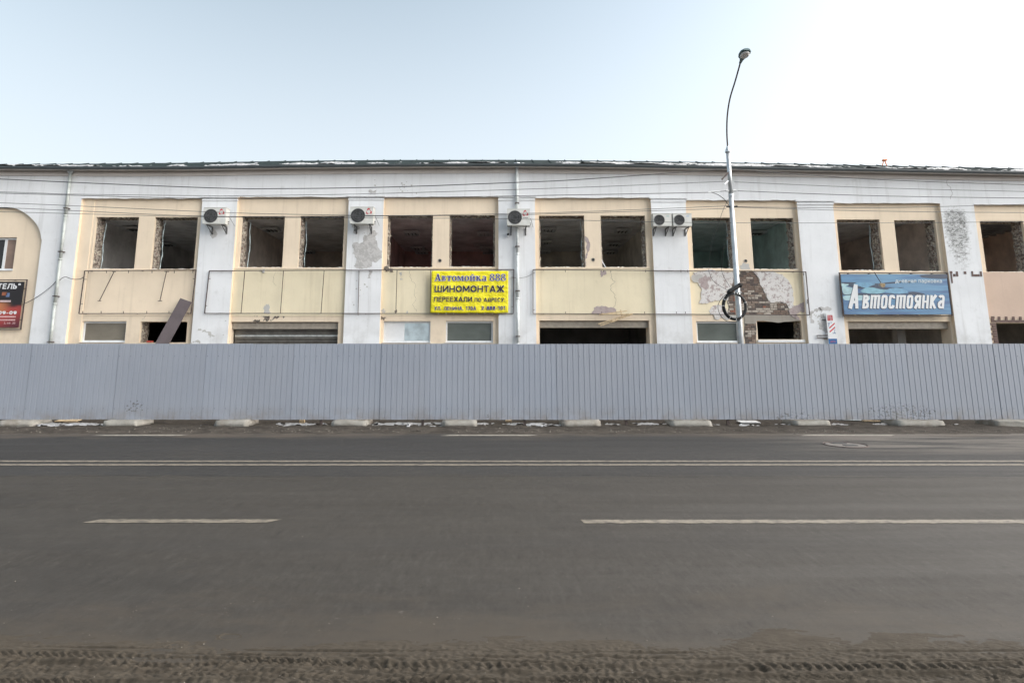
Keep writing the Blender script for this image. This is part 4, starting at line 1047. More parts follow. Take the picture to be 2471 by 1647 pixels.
# ------------------------------------------------------------ signs with lettering
def text_mesh(s, off):
    cu = bpy.data.curves.new('t', 'FONT'); cu.body = s; cu.offset = off; cu.resolution_u = 3
    o = bpy.data.objects.new('t', cu); COL.objects.link(o)
    dg = bpy.context.evaluated_depsgraph_get(); dg.update()
    me = bpy.data.meshes.new_from_object(o.evaluated_get(dg)); bpy.data.objects.remove(o); bpy.data.curves.remove(cu)
    return me
class Board:
    """maps (u, v) in 0..1 over a quad of photo points, at depth Y, onto world"""
    def __init__(s, tl, tr, br, bl, Y):
        s.q = [P(*p, Y) for p in (tl, tr, br, bl)]; s.Y = Y
        a, b_, c, d = s.q; s.x0 = (a.x + d.x) / 2; s.x1 = (b_.x + c.x) / 2; s.z1 = (a.z + b_.z) / 2; s.z0 = (c.z + d.z) / 2
    def xz(s, u, v): return s.x0 + (s.x1 - s.x0) * u, s.z1 - (s.z1 - s.z0) * v
    def text(s, txt, u0, u1, v0, v1, mat, parent, off=0.0, y=.004, shear=0.0, name='lettering', grow=0.0):
        me = text_mesh(txt, off); n = len(me.vertices); co = np.empty(n*3, np.float32); me.vertices.foreach_get('co', co); co = co.reshape(-1, 3)
        mn, mx_ = co.min(0), co.max(0); fu = (co[:, 0] - mn[0]) / (mx_[0] - mn[0]); fv = (co[:, 1] - mn[1]) / (mx_[1] - mn[1])
        xa, za = s.xz(u0, v0); xb, zb_ = s.xz(u1, v1)
        out = np.stack([xa - grow + (xb - xa + 2 * grow) * fu + shear * (fv - .5) * (za - zb_), np.full(n, s.Y - y), zb_ - grow + (za - zb_ + 2 * grow) * fv], -1)
        me.vertices.foreach_set('co', out.astype(np.float32).ravel()); me.update()
        return obj(name, me, mat, parent)
    def shape(s, pts, mat, parent, y=.003, name='print'):
        return MB().poly([s.xz(*p) for p in pts], s.Y - y, .002).build(name, mat, parent)
def arc(cx, cz, rx_, rz_, a0, a1, n=10):
    return [(cx + rx_ * math.cos(R(a)), cz + rz_ * math.sin(R(a))) for a in np.linspace(a0, a1, n)]
def sglyph(c, h, v):
    """centre lines of a block letter of height 1; h / v: half stroke width in x / z units"""
    V = lambda x, a=0, b=1: [(x, a), (x, b)]
    Hb = lambda z, a, b: [(a, z), (b, z)]
    w = {'Ш': 1.0, 'И': .76, 'Н': .74, 'О': .82, 'М': .92, 'Т': .66, 'А': .80, 'Ж': 1.05, 'П': .72, 'Е': .60, 'Р': .64, 'Х': .74, 'Л': .76, 'Д': .82, 'С': .74, 'У': .72, 'Ь': .62, 'В': .66, '-': .42, '.': .26, ',': .26, ':': .26, '"': .40, ' ': .38, '1': .44,
         'в': .62, 'т': .92, 'о': .62, 'с': .60, 'я': .64, 'н': .64, 'к': .66, 'а': .62}.get(c, .60)
    e = w - h
    if c == 'Ш': g = [V(h), V(w/2), V(e), Hb(v, 0, w)]
    elif c == 'И': g = [V(h), V(e), [(h, .06), (e, .94)]]
    elif c in 'Нн': g = [V(h), V(e), Hb(.51, 0, w)]
    elif c in 'О0': g = [arc(w/2, .5, w/2 - h, .5 - v, 0, 360, 21)]
    elif c == 'о': g = [V(h, .22, .78), V(e, .22, .78), arc(w/2, .78, w/2 - h, .22 - v, 0, 180, 9), arc(w/2, .22, w/2 - h, .22 - v, 180, 360, 9)]
    elif c == 'М': g = [V(h), V(e), [(h, .97), (w/2, .22)], [(w/2, .22), (e, .97)]]
    elif c == 'Т': g = [V(w/2), Hb(1 - v, 0, w)]
    elif c == 'т': g = [V(h), V(w/2), V(e), Hb(1 - v, 0, w)]
    elif c == 'А': g = [[(h, 0), (w/2, 1)], [(w/2, 1), (e, 0)], Hb(.27, .2*w, .8*w)]
    elif c == 'Ж': g = [V(w/2), [(h, 0), (w/2, .55)], [(h, 1), (w/2, .45)], [(e, 0), (w/2, .55)], [(e, 1), (w/2, .45)]]
    elif c == 'П': g = [V(h), V(e), Hb(1 - v, 0, w)]
    elif c == 'Е': g = [V(h), Hb(v, 0, w), Hb(.52, 0, .9*w), Hb(1 - v, 0, w)]
    elif c == 'Р': g = [V(h), [(0, 1 - v), (w*.5, 1 - v)] + arc(w*.5, .71, w*.5 - h, .29 - v, 90, -90, 9) + [(0, .42 + v)]]
    elif c == 'В': g = [V(h), [(0, 1 - v), (w*.45, 1 - v)] + arc(w*.45, .76, w*.45 - h, .24 - v, 90, -90, 7) + [(0, .52 + v)], [(0, .52), (w*.5, .52)] + arc(w*.5, .27, w*.5 - h, .26 - v, 90, -90, 7) + [(0, v)]]
    elif c == 'в': g = [V(h), [(0, 1 - v), (w*.45, 1 - v)] + arc(w*.45, .77, w*.45 - h, .23 - v, 90, -90, 7) + [(0, .54)], [(0, .52), (w*.5, .52)] + arc(w*.5, .27, w*.5 - h, .26 - v, 90, -90, 7) + [(0, v)]]
    elif c == 'Х': g = [[(h, 0), (e, 1)], [(h, 1), (e, 0)]]
    elif c == 'Л': g = [V(e), Hb(1 - v, .22*w, w), [(.30*w, 1), (.25*w, .3), (.13*w, v), (0, v)]]
    elif c == 'Д': g = [[(.34*w, 1), (.28*w, .5), (.16*w, .14)], V(.80*w, .1, 1), Hb(1 - v, .3*w, .86*w), Hb(.14, 0, w), V(h, -.10, .16), V(e, -.10, .16)]
    elif c in 'Сс': g = [arc(w/2, .5, w/2 - h, .5 - v, 48, 312, 17)] if c == 'С' else [V(h, .22, .78), arc(w/2, .78, w/2 - h, .22 - v, -10, 180, 9), arc(w/2, .22, w/2 - h, .22 - v, 180, 370, 9)]
    elif c == 'У': g = [[(h, 1), (w*.52, .38)], [(e, 1), (.48*w, .2), (.34*w, v), (.1*w, v)]]
    elif c == 'Ь': g = [V(h), [(0, .58), (w*.5, .58)] + arc(w*.5, .30, w*.5 - h, .29 - v, 90, -90, 9) + [(0, v)]]
    elif c == 'я': g = [V(e), [(w, 1 - v), (w*.5, 1 - v)] + arc(w*.5, .72, w*.5 - h, .28 - v, 90, 270, 7) + [(w, .44 + v)], [(w*.6, .46), (h, 0)]]
    elif c == 'к': g = [V(h), [(h, .46), (e, 1)], [(h*1.6, .56), (e, 0)]]
    elif c == 'а': g = [V(e, 0, .8), arc(w/2, .78, w/2 - h, .22 - v, 0, 160, 9), [(e, .56), (w*.45, .54)] + arc(w*.45, .28, w*.45 - h, .26 - v, 90, 270, 9) + [(e, v)]]
    elif c == '1': g = [V(.62*w), [(.05*w, .74), (.62*w, .97)]]
    elif c == '2': g = [arc(w/2, .72, w/2 - h, .28 - v, 165, -35, 10) + [(h, v)], Hb(v, 0, w)]
    elif c == '7': g = [Hb(1 - v, 0, w), [(e, 1 - v), (.32*w, 0)]]
    elif c == '8': g = [arc(w/2, .27, w/2 - h, .27 - v*.6, 0, 360, 17), arc(w/2, .76, w/2*.88 - h, .24 - v, 0, 360, 17)]
    elif c == '9': g = [arc(w/2, .68, w/2 - h, .32 - v, 0, 360, 17), [(e, .68), (e*.95, .3), (.3*w, v)]]
    elif c == '-': g = [Hb(.40, .04, w - .04)]
    elif c == '.': g = [V(w/2, 0, 2*v)]
    elif c == ',': g = [[(w/2, 2*v), (w*.35, -.14)]]
    elif c == ':': g = [V(w/2, .05, .05 + 2*v), V(w/2, .60, .60 + 2*v)]
    elif c == '"': g = [V(w*.25, .68, 1), V(w*.75, .68, 1)]
    else: g = []
    return g, w
def stroke_text(bd, txt, u0, u1, v0, v1, mat, parent, t=.2, y=.005, shear=0.0, grow=0.0, gap=.14, name='lettering', tx=None):
    xa, zt = bd.xz(u0, v0); xb, z0 = bd.xz(u1, v1); hg = zt - z0; sw = t * hg
    gl0 = [sglyph(c, .05, .1)[1] for c in txt]; tot = sum(gl0) + gap * (len(txt) - 1); k = (xb - xa) / tot
    swx = sw if tx is None else tx * hg
    m = MB(); cur = 0; q = 0
    for c in txt:
        g, w = sglyph(c, swx / 2 / k, t / 2)
        for pl in g:
            pts = [Vector((xa + (cur + p[0]) * k + shear * (p[1] - .5) * hg, z0 + p[1] * hg)) for p in pl]
            long = len(pts) > 2
            for i in range(len(pts) - 1):
                a, b_ = pts[i], pts[i+1]; d = b_ - a
                if d.length < 1e-6: continue
                d.normalize(); n_ = Vector((-d.y, d.x)); wd = (swx * abs(n_.x) + sw * abs(n_.y)) / 2 + grow
                ext = grow + (wd * .35 if long else 0)
                a = a - d * (ext if (i > 0 or not long) else grow); b_ = b_ + d * (ext if (i < len(pts) - 2 or not long) else grow)
                m.poly([tuple(a - n_ * wd), tuple(b_ - n_ * wd), tuple(b_ + n_ * wd), tuple(a + n_ * wd)], bd.Y - y - (q % 60) * .00003, .0006); q += 1
        cur += w + gap
    return m.build(name, mat, parent)
def banner_mat(name, col, col2):
    t = NT(name); n = t.noise(1.6, 5, .6, (1, 1, 1.3)); w = t.noise(2.3, 3, .5, (1.0, 1, .6), loc=(4, 4, 4))
    c = t.mix(t.ramp(n, .3, .7), col, col2); t.bump(t.math('ADD', w, t.math('MULTIPLY', t.noise(5, 4, .6, (1, 1, 1.6), loc=(1, 2, 3)), .5)), 1.0, .10); return t.done(c, .42, 0, .4)
M['banner'] = banner_mat('yellow_banner', (.84, .72, .012), (.90, .80, .03))
ba = Board(K3(462, 928), K3(1068, 925), K3(1065, 1255), K3(452, 1258), YW - .10)
root = empty('banner', (ba.x0, ba.Y, ba.z0), 'bright yellow banner with navy and black lettering hung on a rusty frame', 'banner')
nx, ny = 48, 26; m = MB(); rnd = random.Random(2)
for i in range(nx + 1):
    for j in range(ny + 1):
        u, v = i / nx, j / ny; x, z = ba.xz(u, v)
        edge = min(v, 1 - v)
        sag = .006 * math.sin(u * math.pi * 9) * max(0, .12 - edge) / .12
        m.v.append((x + (.012 * (1 - v) - .010 * v) * (1 if u < .5 else 0.4), ba.Y + .0032 * (math.sin(u * 17 + v * 3) + math.sin(v * 13 - u * 7)) + .0035 * abs(math.sin(u * 9 + v * 11)) + .008, z + sag))
for i in range(nx):
    for j in range(ny):
        a = i*(ny+1)+j; m.f.append((a, a+1, a+ny+2, a+ny+1)); m.mi.append(0)
o = m.build('sheet', M['banner'], root, smooth=True); sol = o.modifiers.new('thickness', 'SOLIDIFY'); sol.thickness = .002
def T(K, bd, x0, x1, y0, y1):
    f = lambda p: ((P(*p, bd.Y).x - bd.x0) / (bd.x1 - bd.x0), (bd.z1 - P(*p, bd.Y).z) / (bd.z1 - bd.z0))
    a, b_ = f(K(x0, y0)), f(K(x1, y1)); return a[0], b_[0], a[1], b_[1]
# serif headline drawn as letter outlines
def serif(bd, txt, u0, u1, v0, v1, mat, parent, y, fat=0.0):
    xa, zt = bd.xz(u0, v0); xb, z0 = bd.xz(u1, v1); hgt = zt - z0
    def ring(m, cx, cz, rx_, rz_, tx, tz, a0=0, a1=2*math.pi, n=22):
        ts = np.linspace(a0, a1, n); outp = [(cx + math.cos(t) * (rx_ + fat), cz + math.sin(t) * (rz_ + fat)) for t in ts]
        inp = [(cx + math.cos(t) * max(.01, rx_ - tx - fat), cz + math.sin(t) * max(.01, rz_ - tz - fat)) for t in ts]
        for i in range(n - 1): m.append([outp[i], outp[i+1], inp[i+1], inp[i]])
    def bx(m, a, b_, c, d): m.append([(a - fat, c - fat), (b_ + fat, c - fat), (b_ + fat, d + fat), (a - fat, d + fat)])
    def stem(m, x, h, w=.17, ser=True):
        bx(m, x, x + w, 0, h)
        if ser: bx(m, x - .07, x + w + .07, 0, .05); bx(m, x - .07, x + w + .07, h - .05, h)
    X = .70
    def glyph(c):
        m = []
        if c == 'А':
            f = fat
            m += [[(.10 - f, 0), (.20 + f, 0), (.46 + f, .98), (.38 - f, .98)], [(.56 - f, 0), (.78 + f, 0), (.50 + f, 1 + f), (.32 - f, 1 + f)]]
            bx(m, .2, .62, .28, .36); bx(m, 0, .28, 0, .05); bx(m, .48, .86, 0, .05); return m, .88
        if c == '8': ring(m, .31, .27, .31, .27, .15, .07); ring(m, .31, .76, .26, .24, .13, .06); return m, .68
        if c == ' ': return m, .28
        if c in 'оО': ring(m, .29, X/2, .29, X/2 + .02, .15, .06); return m, .63
        if c == 'в': stem(m, .07, X); ring(m, .26, .19, .27, .19, .15, .05, -math.pi/2, math.pi/2); ring(m, .24, .53, .24, .17, .13, .05, -math.pi/2, math.pi/2); return m, .60
        if c == 'т': stem(m, .22, X); bx(m, .0, .61, X - .07, X); bx(m, .0, .06, X - .2, X); bx(m, .55, .61, X - .2, X); return m, .65
        if c == 'м': stem(m, .06, X, .08); stem(m, .62, X, .17); m.append([(.08 - fat, X), (.24 + fat, X), (.46 + fat, .05), (.36 - fat, .05)]); m.append([(.36 - fat, .05), (.42 + fat, .05), (.66 + fat, X), (.58 - fat, X)]); return m, .90
        if c in 'ий':
            stem(m, .06, X); stem(m, .47, X); m.append([(.16 - fat, .1), (.22 + fat, .08), (.54 + fat, X - .1), (.46 - fat, X - .08)])
            if c == 'й': ring(m, .35, X + .28, .15, .15, .06, .07, math.pi * 1.05, math.pi * 1.95, 10)
            return m, .76
        if c == 'к': stem(m, .06, X); m.append([(.2 - fat, .34), (.3 + fat, .34), (.58 + fat, X), (.44 - fat, X)]); m.append([(.26 - fat, .40), (.38 + fat, .46), (.70 + fat, 0), (.48 - fat, 0)]); bx(m, .44, .72, 0, .05); return m, .74
        if c == 'а': ring(m, .24, .18, .24, .19, .14, .05); stem(m, .35, X * .86, .15, False); ring(m, .27, .50, .23, .20, .09, .07, .1, math.pi * .95, 12); bx(m, .48, .58, 0, .05); return m, .62
        return m, .5
    gl = [glyph(c) for c in txt]; tot = sum(g[1] + .05 for g in gl); k = (xb - xa) / tot; m = MB(); cur = 0; q = 0
    for g, adv in gl:
        for pl in g:
            m.poly([(xa + (cur + p[0]) * k, z0 + p[1] * hgt) for p in pl], bd.Y - y - q * .00002, .0008); q += 1
        cur += adv + .05
    m.build('lettering', mat, parent)
q = T(K3, ba, 487, 1053, 950, 1004)
serif(ba, 'Автомойка 888', *q, M['offwhite'], root, .010, .045); serif(ba, 'Автомойка 888', *q, M['navy'], root, .014)
for txt, x0, x1, y0, y1, th_, mt in (('ШИНОМОНТАЖ', 487, 1035, 1042, 1092, .17, 'black'), ('ПЕРЕЕХАЛИ', 482, 781, 1130, 1168, .17, 'black'), ('ПО АДРЕСУ:', 802, 1045, 1138, 1168, .16, 'black'),
                                 ('УЛ. ЛЕНИНА, 170А', 485, 813, 1206, 1234, .165, 'navy'), ('2-888-101', 855, 1044, 1204, 1232, .165, 'navy')):
    q = T(K3, ba, x0, x1, y0, y1); stroke_text(ba, txt, *q, M['offwhite'], root, th_, .010, grow=.005 if y1 < 1100 else .0025); stroke_text(ba, txt, *q, M[mt], root, th_, .015)
for x in (515, 576, 635, 757, 820, 881, 941):
    a = P(*K3(x, 1256), ba.Y - .004); MB().tube([a, (a.x + .004, a.y, a.z - .055)], .004, 5).build('tie', M['offwhite'], root)
# blue parking sign
KS = C(2010, 640, 7.59)
YSg = YW - .12
bs = Board(KS(140, 165), KS(2085, 160), KS(2160, 890), KS(215, 905), YSg)
root = empty('parking_sign', (bs.x0, YSg, bs.z0), 'large blue sign with white slanted lettering and wavy blue print', 'sign')
def blue_mat():
    t = NT('blue_sign_print'); x, y, z = t.sep()
    n = t.noise(1.0, 4, .55, (.45, 1, 5.5)); n2 = t.noise(1.4, 3, .5, (.3, 1, 3), loc=(2, 0, 5))
    c = t.mix(t.ramp(n, .35, .65), (.075, .135, .27), (.12, .26, .42)); c = t.mix(t.ramp(n2, .5, .7, 0, .6), c, (.18, .35, .50))
    return t.done(c, .45, 0, .4)
M['bluesign'] = blue_mat()
MB().box(bs.x0, bs.x1, YSg, YSg + .03, bs.z0, bs.z1).build('panel', M['bluesign'], root)
def SB(pts): return [((P(*KS(a, b_), YSg).x - bs.x0) / (bs.x1 - bs.x0), (bs.z1 - P(*KS(a, b_), YSg).z) / (bs.z1 - bs.z0)) for a, b_ in pts]
M['sign_dark'] = simple('dark_wave_print', (.035, .055, .095), .45); M['sign_cyan'] = simple('cyan_wave_print', (.20, .40, .49), .45); M['sign_pale'] = simple('pale_wave_print', (.36, .53, .57), .45); M['sign_mid'] = simple('mid_wave_print', (.15, .32, .47), .45)
def wave(pts, mt, y): bs.shape([(p[0], p[1]) for p in [(v.x, v.y) for v in curve_pts([(*q, 0) for q in SB(pts + [pts[0]])], 6)][:-1]], mt, root, y, 'wave_print')
wave([(160, 305), (400, 310), (800, 330), (1120, 300), (1150, 330), (900, 350), (960, 400), (1310, 405), (1000, 440), (880, 450), (700, 410), (500, 430), (330, 395), (180, 350)], M['sign_dark'], .0022)
wave([(165, 500), (500, 505), (900, 510), (1340, 515), (1700, 530), (1500, 545), (1000, 530), (600, 560), (200, 545)], M['sign_dark'], .0024)
wave([(360, 350), (450, 315), (600, 320), (770, 340), (700, 375), (600, 412), (480, 380)], M['sign_mid'], .0032)
wave([(500, 470), (600, 412), (720, 405), (850, 435), (990, 455), (900, 505), (760, 520), (560, 500)], M['sign_cyan'], .0034)
wave([(940, 480), (1040, 425), (1200, 415), (1370, 480), (1250, 520), (1060, 510)], M['sign_mid'], .0036)
wave([(165, 400), (230, 388), (340, 410), (430, 440), (330, 520), (210, 530), (175, 470)], M['sign_pale'], .0034)
wave([(180, 570), (300, 545), (600, 555), (900, 600), (500, 640), (250, 640), (190, 610)], M['sign_pale'], .0030)
wave([(155, 330), (230, 340), (290, 350), (210, 390), (160, 385)], M['sign_pale'], .0036)
wave([(1380, 490), (1500, 485), (1680, 525), (1560, 550), (1400, 525)], M['sign_dark'], .0038)
wave([(1600, 180), (1800, 165), (2075, 165), (2075, 245), (1750, 235), (1620, 215)], M['sign_dark'], .0022)
def TS(x0, x1, y0, y1):
    a, b_ = SB([(x0, y0), (x1, y1)]); return a[0], b_[0], a[1], b_[1]
for mt, gr, y in ((M['sign_dark'], .008, .0050), (M['offwhite'], 0, .0075)):
    d = 8 if gr else 0
    stroke_text(bs, 'А', *TS(285 - d, 508 - d, 352 + d, 790 + d), mt, root, .11, y, .20, gr, tx=.125)
    stroke_text(bs, 'втостоянка', *TS(535 - d, 2050 - d, 545 + d, 790 + d), mt, root, .14, y, .20, gr, .16, tx=.15)
bs.text('дневная парковка', *TS(1135, 2000, 268, 338), M['sky_tint'], root, .012, .006); bs.text('дневная парковка', *TS(1137, 2000, 266, 336), M['offwhite'], root, .0, .0068)
def fr(a, b_, n_='frame_bar'): MB().bar(P(*KS(*a), YSg + .02), P(*KS(*b_), YSg + .02), .03, .05).build(n_, M['iron'], root)
zs0, zs1 = bs.z0 - .035, bs.z1 + .03
MB().box(bs.x0 - .05, bs.x1 + .06, YSg - .005, YSg + .04, zs1, zs1 + .028).build('frame_bar', M['iron'], root)
MB().box(bs.x0 - .05, bs.x1 + .06, YSg - .005, YSg + .04, zs0 - .03, zs0).build('frame_bar', M['iron'], root)
MB().box(bs.x0 - .05, bs.x0 - .02, YSg - .004, YSg + .039, zs0 + .001, zs1 - .001).build('frame_bar', M['iron'], root)
MB().box(bs.x1 + .025, bs.x1 + .058, YSg - .004, YSg + .039, zs0 + .001, zs1 - .001).build('frame_bar', M['iron'], root)
for t in (.1, .3, .5, .7, .9):
    x = bs.x0 + (bs.x1 - bs.x0) * t
    MB().box(x - .012, x + .012, YSg + .005, YSg + .03, bs.z0 - .034, bs.z0 - .001).build('tie', M['wood'], root)
    MB().box(x - .012, x + .012, YSg + .03, YB - .02, zs1 + .004, zs1 + .024).build('standoff', M['iron'], root)
# floodlight reaching out over the sign
a = P(*KS(755, 125), YSg - .04); e = P(*KS(895, 345), YSg - .55)
root = empty('floodlight', a, 'small pale floodlight on a thin arm reaching over the blue sign', 'floodlight')
MB().tube([a, e], .011, 6).build('arm', M['dark'], root)
m = MB(); m.tube([e + Vector((-.02, .03, .01)), e + Vector((-.02, -.02, -.02)), e + Vector((-.02, -.10, -.05))], [.035, .05, .075], 10); m.build('lamp_housing', M['wood'], root)
MB().box(e.x - .07, e.x + .05, e.y + .02, e.y + .06, e.z - .07, e.z + .0).build('bracket', M['fixture'], root)
# hotel sign at the left end
YH = YB - .10
bh = Board((-165, 681), (57, 678), (46, 789), (-175, 790), YH)
root = empty('hotel_sign', (bh.x0, YH, bh.z0), 'dark red and black poster sign in a thin frame beneath the arched bay window', 'sign')
def hotel_mat():
    t = NT('hotel_print'); x, y, z = t.sep(); v = t.math('DIVIDE', t.math('SUBTRACT', z, bh.z0), bh.z1 - bh.z0); u = t.math('DIVIDE', t.math('SUBTRACT', x, bh.x0), bh.x1 - bh.x0)
    n = t.noise(3, 3, .5, (1, 1, 2)); c = t.mix(t.ramp(t.math('ADD', v, t.math('MULTIPLY', n, .15)), .60, .46), (.018, .015, .017), (.36, .05, .045))
    c = t.mix(t.math('MULTIPLY', t.ramp(v, .25, .4), t.math('MULTIPLY', t.ramp(v, .58, .5), t.ramp(u, .92, .75))), c, (.46, .17, .07))
    c = t.mix(t.ramp(t.math('ADD', t.math('SUBTRACT', u, v), t.math('MULTIPLY', n, .1)), .62, 1.0), c, (.10, .02, .03))
    return t.done(c, .4, 0, .4)
MB().box(bh.x0, bh.x1, YH, YH + .02, bh.z0, bh.z1).build('panel', hotel_mat(), root)
def TH(x0, x1, y0, y1):
    f = lambda p: ((P(*p, YH).x - bh.x0) / (bh.x1 - bh.x0), (bh.z1 - P(*p, YH).z) / (bh.z1 - bh.z0)); KH = C(0, 660, 11.2); a, b_ = f(KH(x0, y0)), f(KH(x1, y1)); return a[0], b_[0], a[1], b_[1]
stroke_text(bh, '"ОТЕЛЬ"', *TH(-300, 545, 266, 414), M['offwhite'], root, .19, .004, .08)
stroke_text(bh, '09-09-09', *TH(-330, 445, 1012, 1100), M['offwhite'], root, .24, .004, .05)
for y0, x1 in ((1145, 430), (1232, 415)): 
    for k in range(12): bh.shape([(TH(x1 - 40 - k * 42, x1 - k * 42 - 8, y0, y0 + 36)[i], TH(x1 - 40 - k * 42, x1 - k * 42 - 8, y0, y0 + 36)[j]) for i, j in ((0, 2), (1, 2), (1, 3), (0, 3))], simple_cache('pink_print', (.62, .40, .40)), root, .003, 'small_print')
bh.text('2, оф. 20', *TH(110, 410, 1305, 1375), simple_cache('pink_print', (.62, .40, .40)), root, .01, .004)
# candle-glow picture on the poster, loosely: amber cup over a pale saucer
bh.shape([(TH(60, 180, 500, 590)[i], TH(60, 180, 500, 590)[j]) for i, j in ((0, 2), (1, 2), (1, 3), (0, 3))], simple_cache('amber_print', (.30, .10, .05)), root, .003, 'picture')
bh.shape([(TH(170, 250, 520, 630)[i], TH(170, 250, 520, 630)[j]) for i, j in ((0, 2), (1, 2), (1, 3), (0, 3))], simple_cache('steel_blue_print', (.12, .17, .30)), root, .003, 'picture')
bh.shape([(TH(0, 290, 718, 768)[i], TH(0, 290, 718, 768)[j]) for i, j in ((0, 2), (1, 2), (1, 3), (0, 3))], simple_cache('pale_pink_print', (.55, .42, .42)), root, .003, 'picture')
g = .10
for a in ((bh.x0 - g, bh.x1 + g, bh.z1 + .055, bh.z1 + .08), (bh.x0 - g, bh.x1 + g, bh.z0 - .085, bh.z0 - .06), (bh.x1 + g - .03, bh.x1 + g, bh.z0 - .059, bh.z1 + .054), (bh.x0 - g, bh.x0 - g + .03, bh.z0 - .059, bh.z1 + .054)):
    MB().box(a[0], a[1], YH - .005, YH + .025, a[2], a[3]).build('frame_bar', M['iron'], root)
for zz in (bh.z0 + .25, bh.z1 - .25): MB().box(bh.x1 - .05, bh.x1 + g - .03, YH + .021, YH + .04, zz, zz + .02).build('standoff', M['iron'], root)
MB().box(bh.x1 - .4, bh.x1 - .37, YH + .025, YB, bh.z1 + .06, bh.z1 + .075).build('standoff', M['iron'], root)
# small upright АВТО sign
KA = C(1960, 740, 17.42); YA = YW - .10
bv = Board(KA(585, 265), KA(945, 225), KA(1045, 1560), KA(690, 1560), YA)
bv.z0 -= .10
root = empty('auto_sign', ((bv.x0 + bv.x1) / 2, YA, bv.z0), 'narrow upright white sign with red letters, red stripes and a blue foot', 'sign')
MB().box(bv.x0, bv.x1, YA, YA + .02, bv.z0, bv.z1).build('panel', M['offwhite'], root)
stroke_text(bv, 'АВТО', .10, .72, .07, .235, M['red'], root, .12, .004, tx=.10, gap=.10)
bv.shape([(.0, .76), (1, .76), (1, 1), (0, 1)], M['blue'], root, .003); bv.text('АВТО', .2, .8, .82, .87, M['red'], root, .0, .005, name='small_lettering')
for v0 in (.27, .385): bv.shape([(.90, v0 + .02), (.92, v0 + .06), (.25, v0 + .20), (.20, v0 + .165)], M['red'], root)
for (u, v) in ((.15, .30), (.33, .295), (.5, .29), (.17, .34), (.27, .335), (.20, .385), (.86, .50), (.82, .545), (.80, .58), (.62, .60), (.74, .60), (.9, .60)):
    bv.shape([(u - .03, v - .012), (u + .04, v - .012), (u + .03, v + .016), (u - .04, v + .016)], M['blue'], root)
for zz in (bv.z0 + .3, bv.z1 - .15): MB().box(bv.x0 + .1, bv.x1 - .1, YA + .021, YW - .001, zz, zz + .03).build('standoff', M['iron'], root)
# bent iron brackets left beside it
root = empty('iron_bracket', P(*KA(200, 1250), YW), 'bent iron bracket sticking out of the plaster beside the narrow upright sign', 'bracket')
MB().tube([P(*KA(640, 1195), YW - .05), P(*KA(200, 1205), YW - .05), P(*KA(205, 1300), YW - .05), P(*KA(640, 1305), YW - .05)], .014, 6).build('loop', M['iron'], root)
MB().tube([P(*KA(420, 550), YW - .02), P(*KA(570, 552), YW - .02)], .012, 6).build('stub', M['iron'], root)
MB().tube([P(*KA(480, 1355), YW - .02), P(*KA(650, 1358), YW - .02)], .012, 6).build('stub', M['wood_dark'], root)
for q in ((230, 1205), (230, 1300)):
    a = P(*KA(*q), YW - .05); MB().tube([a, (a.x, YW + .002, a.z)], .012, 6).build('pin', M['iron'], root)
# cctv camera under the third unit
c = P(1226.5, 566, YW); root = empty('security_camera', c, 'tiny security camera on the pilaster under the outdoor unit', 'camera')
MB().box(c.x - .035, c.x + .035, YW - .03, YW - .001, c.z + .03, c.z + .22).build('mount', M['ac'], root)
MB().tube([(c.x, YW - .03, c.z + .02), (c.x - .02, YW - .16, c.z - .03)], .035, 10).build('lens_tube', M['dark'], root)
MB().box(c.x - .06, c.x + .01, YW - .12, YW - .032, c.z - .09, c.z - .04).build('junction_box', M['fixture'], root)

# ------------------------------------------------------------ street lamp, cables
YP = 17.7
pb = P(1787, 827, YP); pt = P(1757, 366, YP); xp = (pb.x + pt.x) / 2
root = empty('street_lamp', (xp, YP, 0), 'tall galvanised lamp post with curved arm rising behind the hoarding', 'street lamp')
zmid = P(1770, 470, YP).z
MB().tube([(xp, YP, -.05), (xp, YP, 3.0), (xp, YP, zmid)], [.098, .080, .066], 16).build('post', M['galv'], root, smooth=True)
MB().tube([(xp, YP, zmid - .05), (xp, YP, zmid + .02)], .075, 16).build('collar', M['galv'], root)
MB().tube([(xp, YP, zmid + .02), (xp, YP, pt.z)], [.062, .056], 16).build('upper_post', M['galv'], root, smooth=True)
tip = P(1757, 352, YP)
MB().tube([(xp, YP, pt.z - .02), (xp, YP, pt.z + .005), (xp, YP, tip.z)], [.088, .088, .022], 14).build('cap', M['galv'], root)
arm = [(1757, 354, 0), (1755, 317, .08), (1756, 278.6, .25), (1762, 238, .5), (1775, 194, .85), (1786.5, 152, 1.25)]
off = xp - P(1757, 354, YP).x
ap = [P(a, b_, YP - d) + Vector((off * (1 - i / 5), 0, 0)) for i, (a, b_, d) in enumerate(arm)]
MB().tube(curve_pts(ap, 6), .023, 10).build('arm', M['iron'], root, smooth=True)
hd = P(1795, 134, YP - 1.55); base = ap[-1]
dirv = (hd - base).normalized(); side = dirv.cross(Vector((0, 0, 1))).normalized(); nrm = side.cross(dirv)
m = MB(); ringn = 14; prof = [(-.02, .035, .035), (.10, .05, .045), (.17, .075, .05), (.24, .135, .07), (.36, .165, .085), (.48, .15, .075), (.55, .09, .05)]
for (d, w, h_) in prof:
    for k in range(ringn):
        t = 2 * math.pi * k / ringn; m.v.append(tuple(base + dirv * d + side * math.cos(t) * w + nrm * (math.sin(t) * h_ * (1.0 if math.sin(t) > 0 else .45))))
for i in range(len(prof) - 1):
    for k in range(ringn):
        a = i*ringn+k; b_ = i*ringn+(k+1) % ringn; m.f.append((a, b_, b_+ringn, a+ringn)); m.mi.append(0)
m.f.append(tuple(range(ringn))); m.mi.append(0); m.f.append(tuple(reversed(range((len(prof)-1)*ringn, len(prof)*ringn)))); m.mi.append(0)
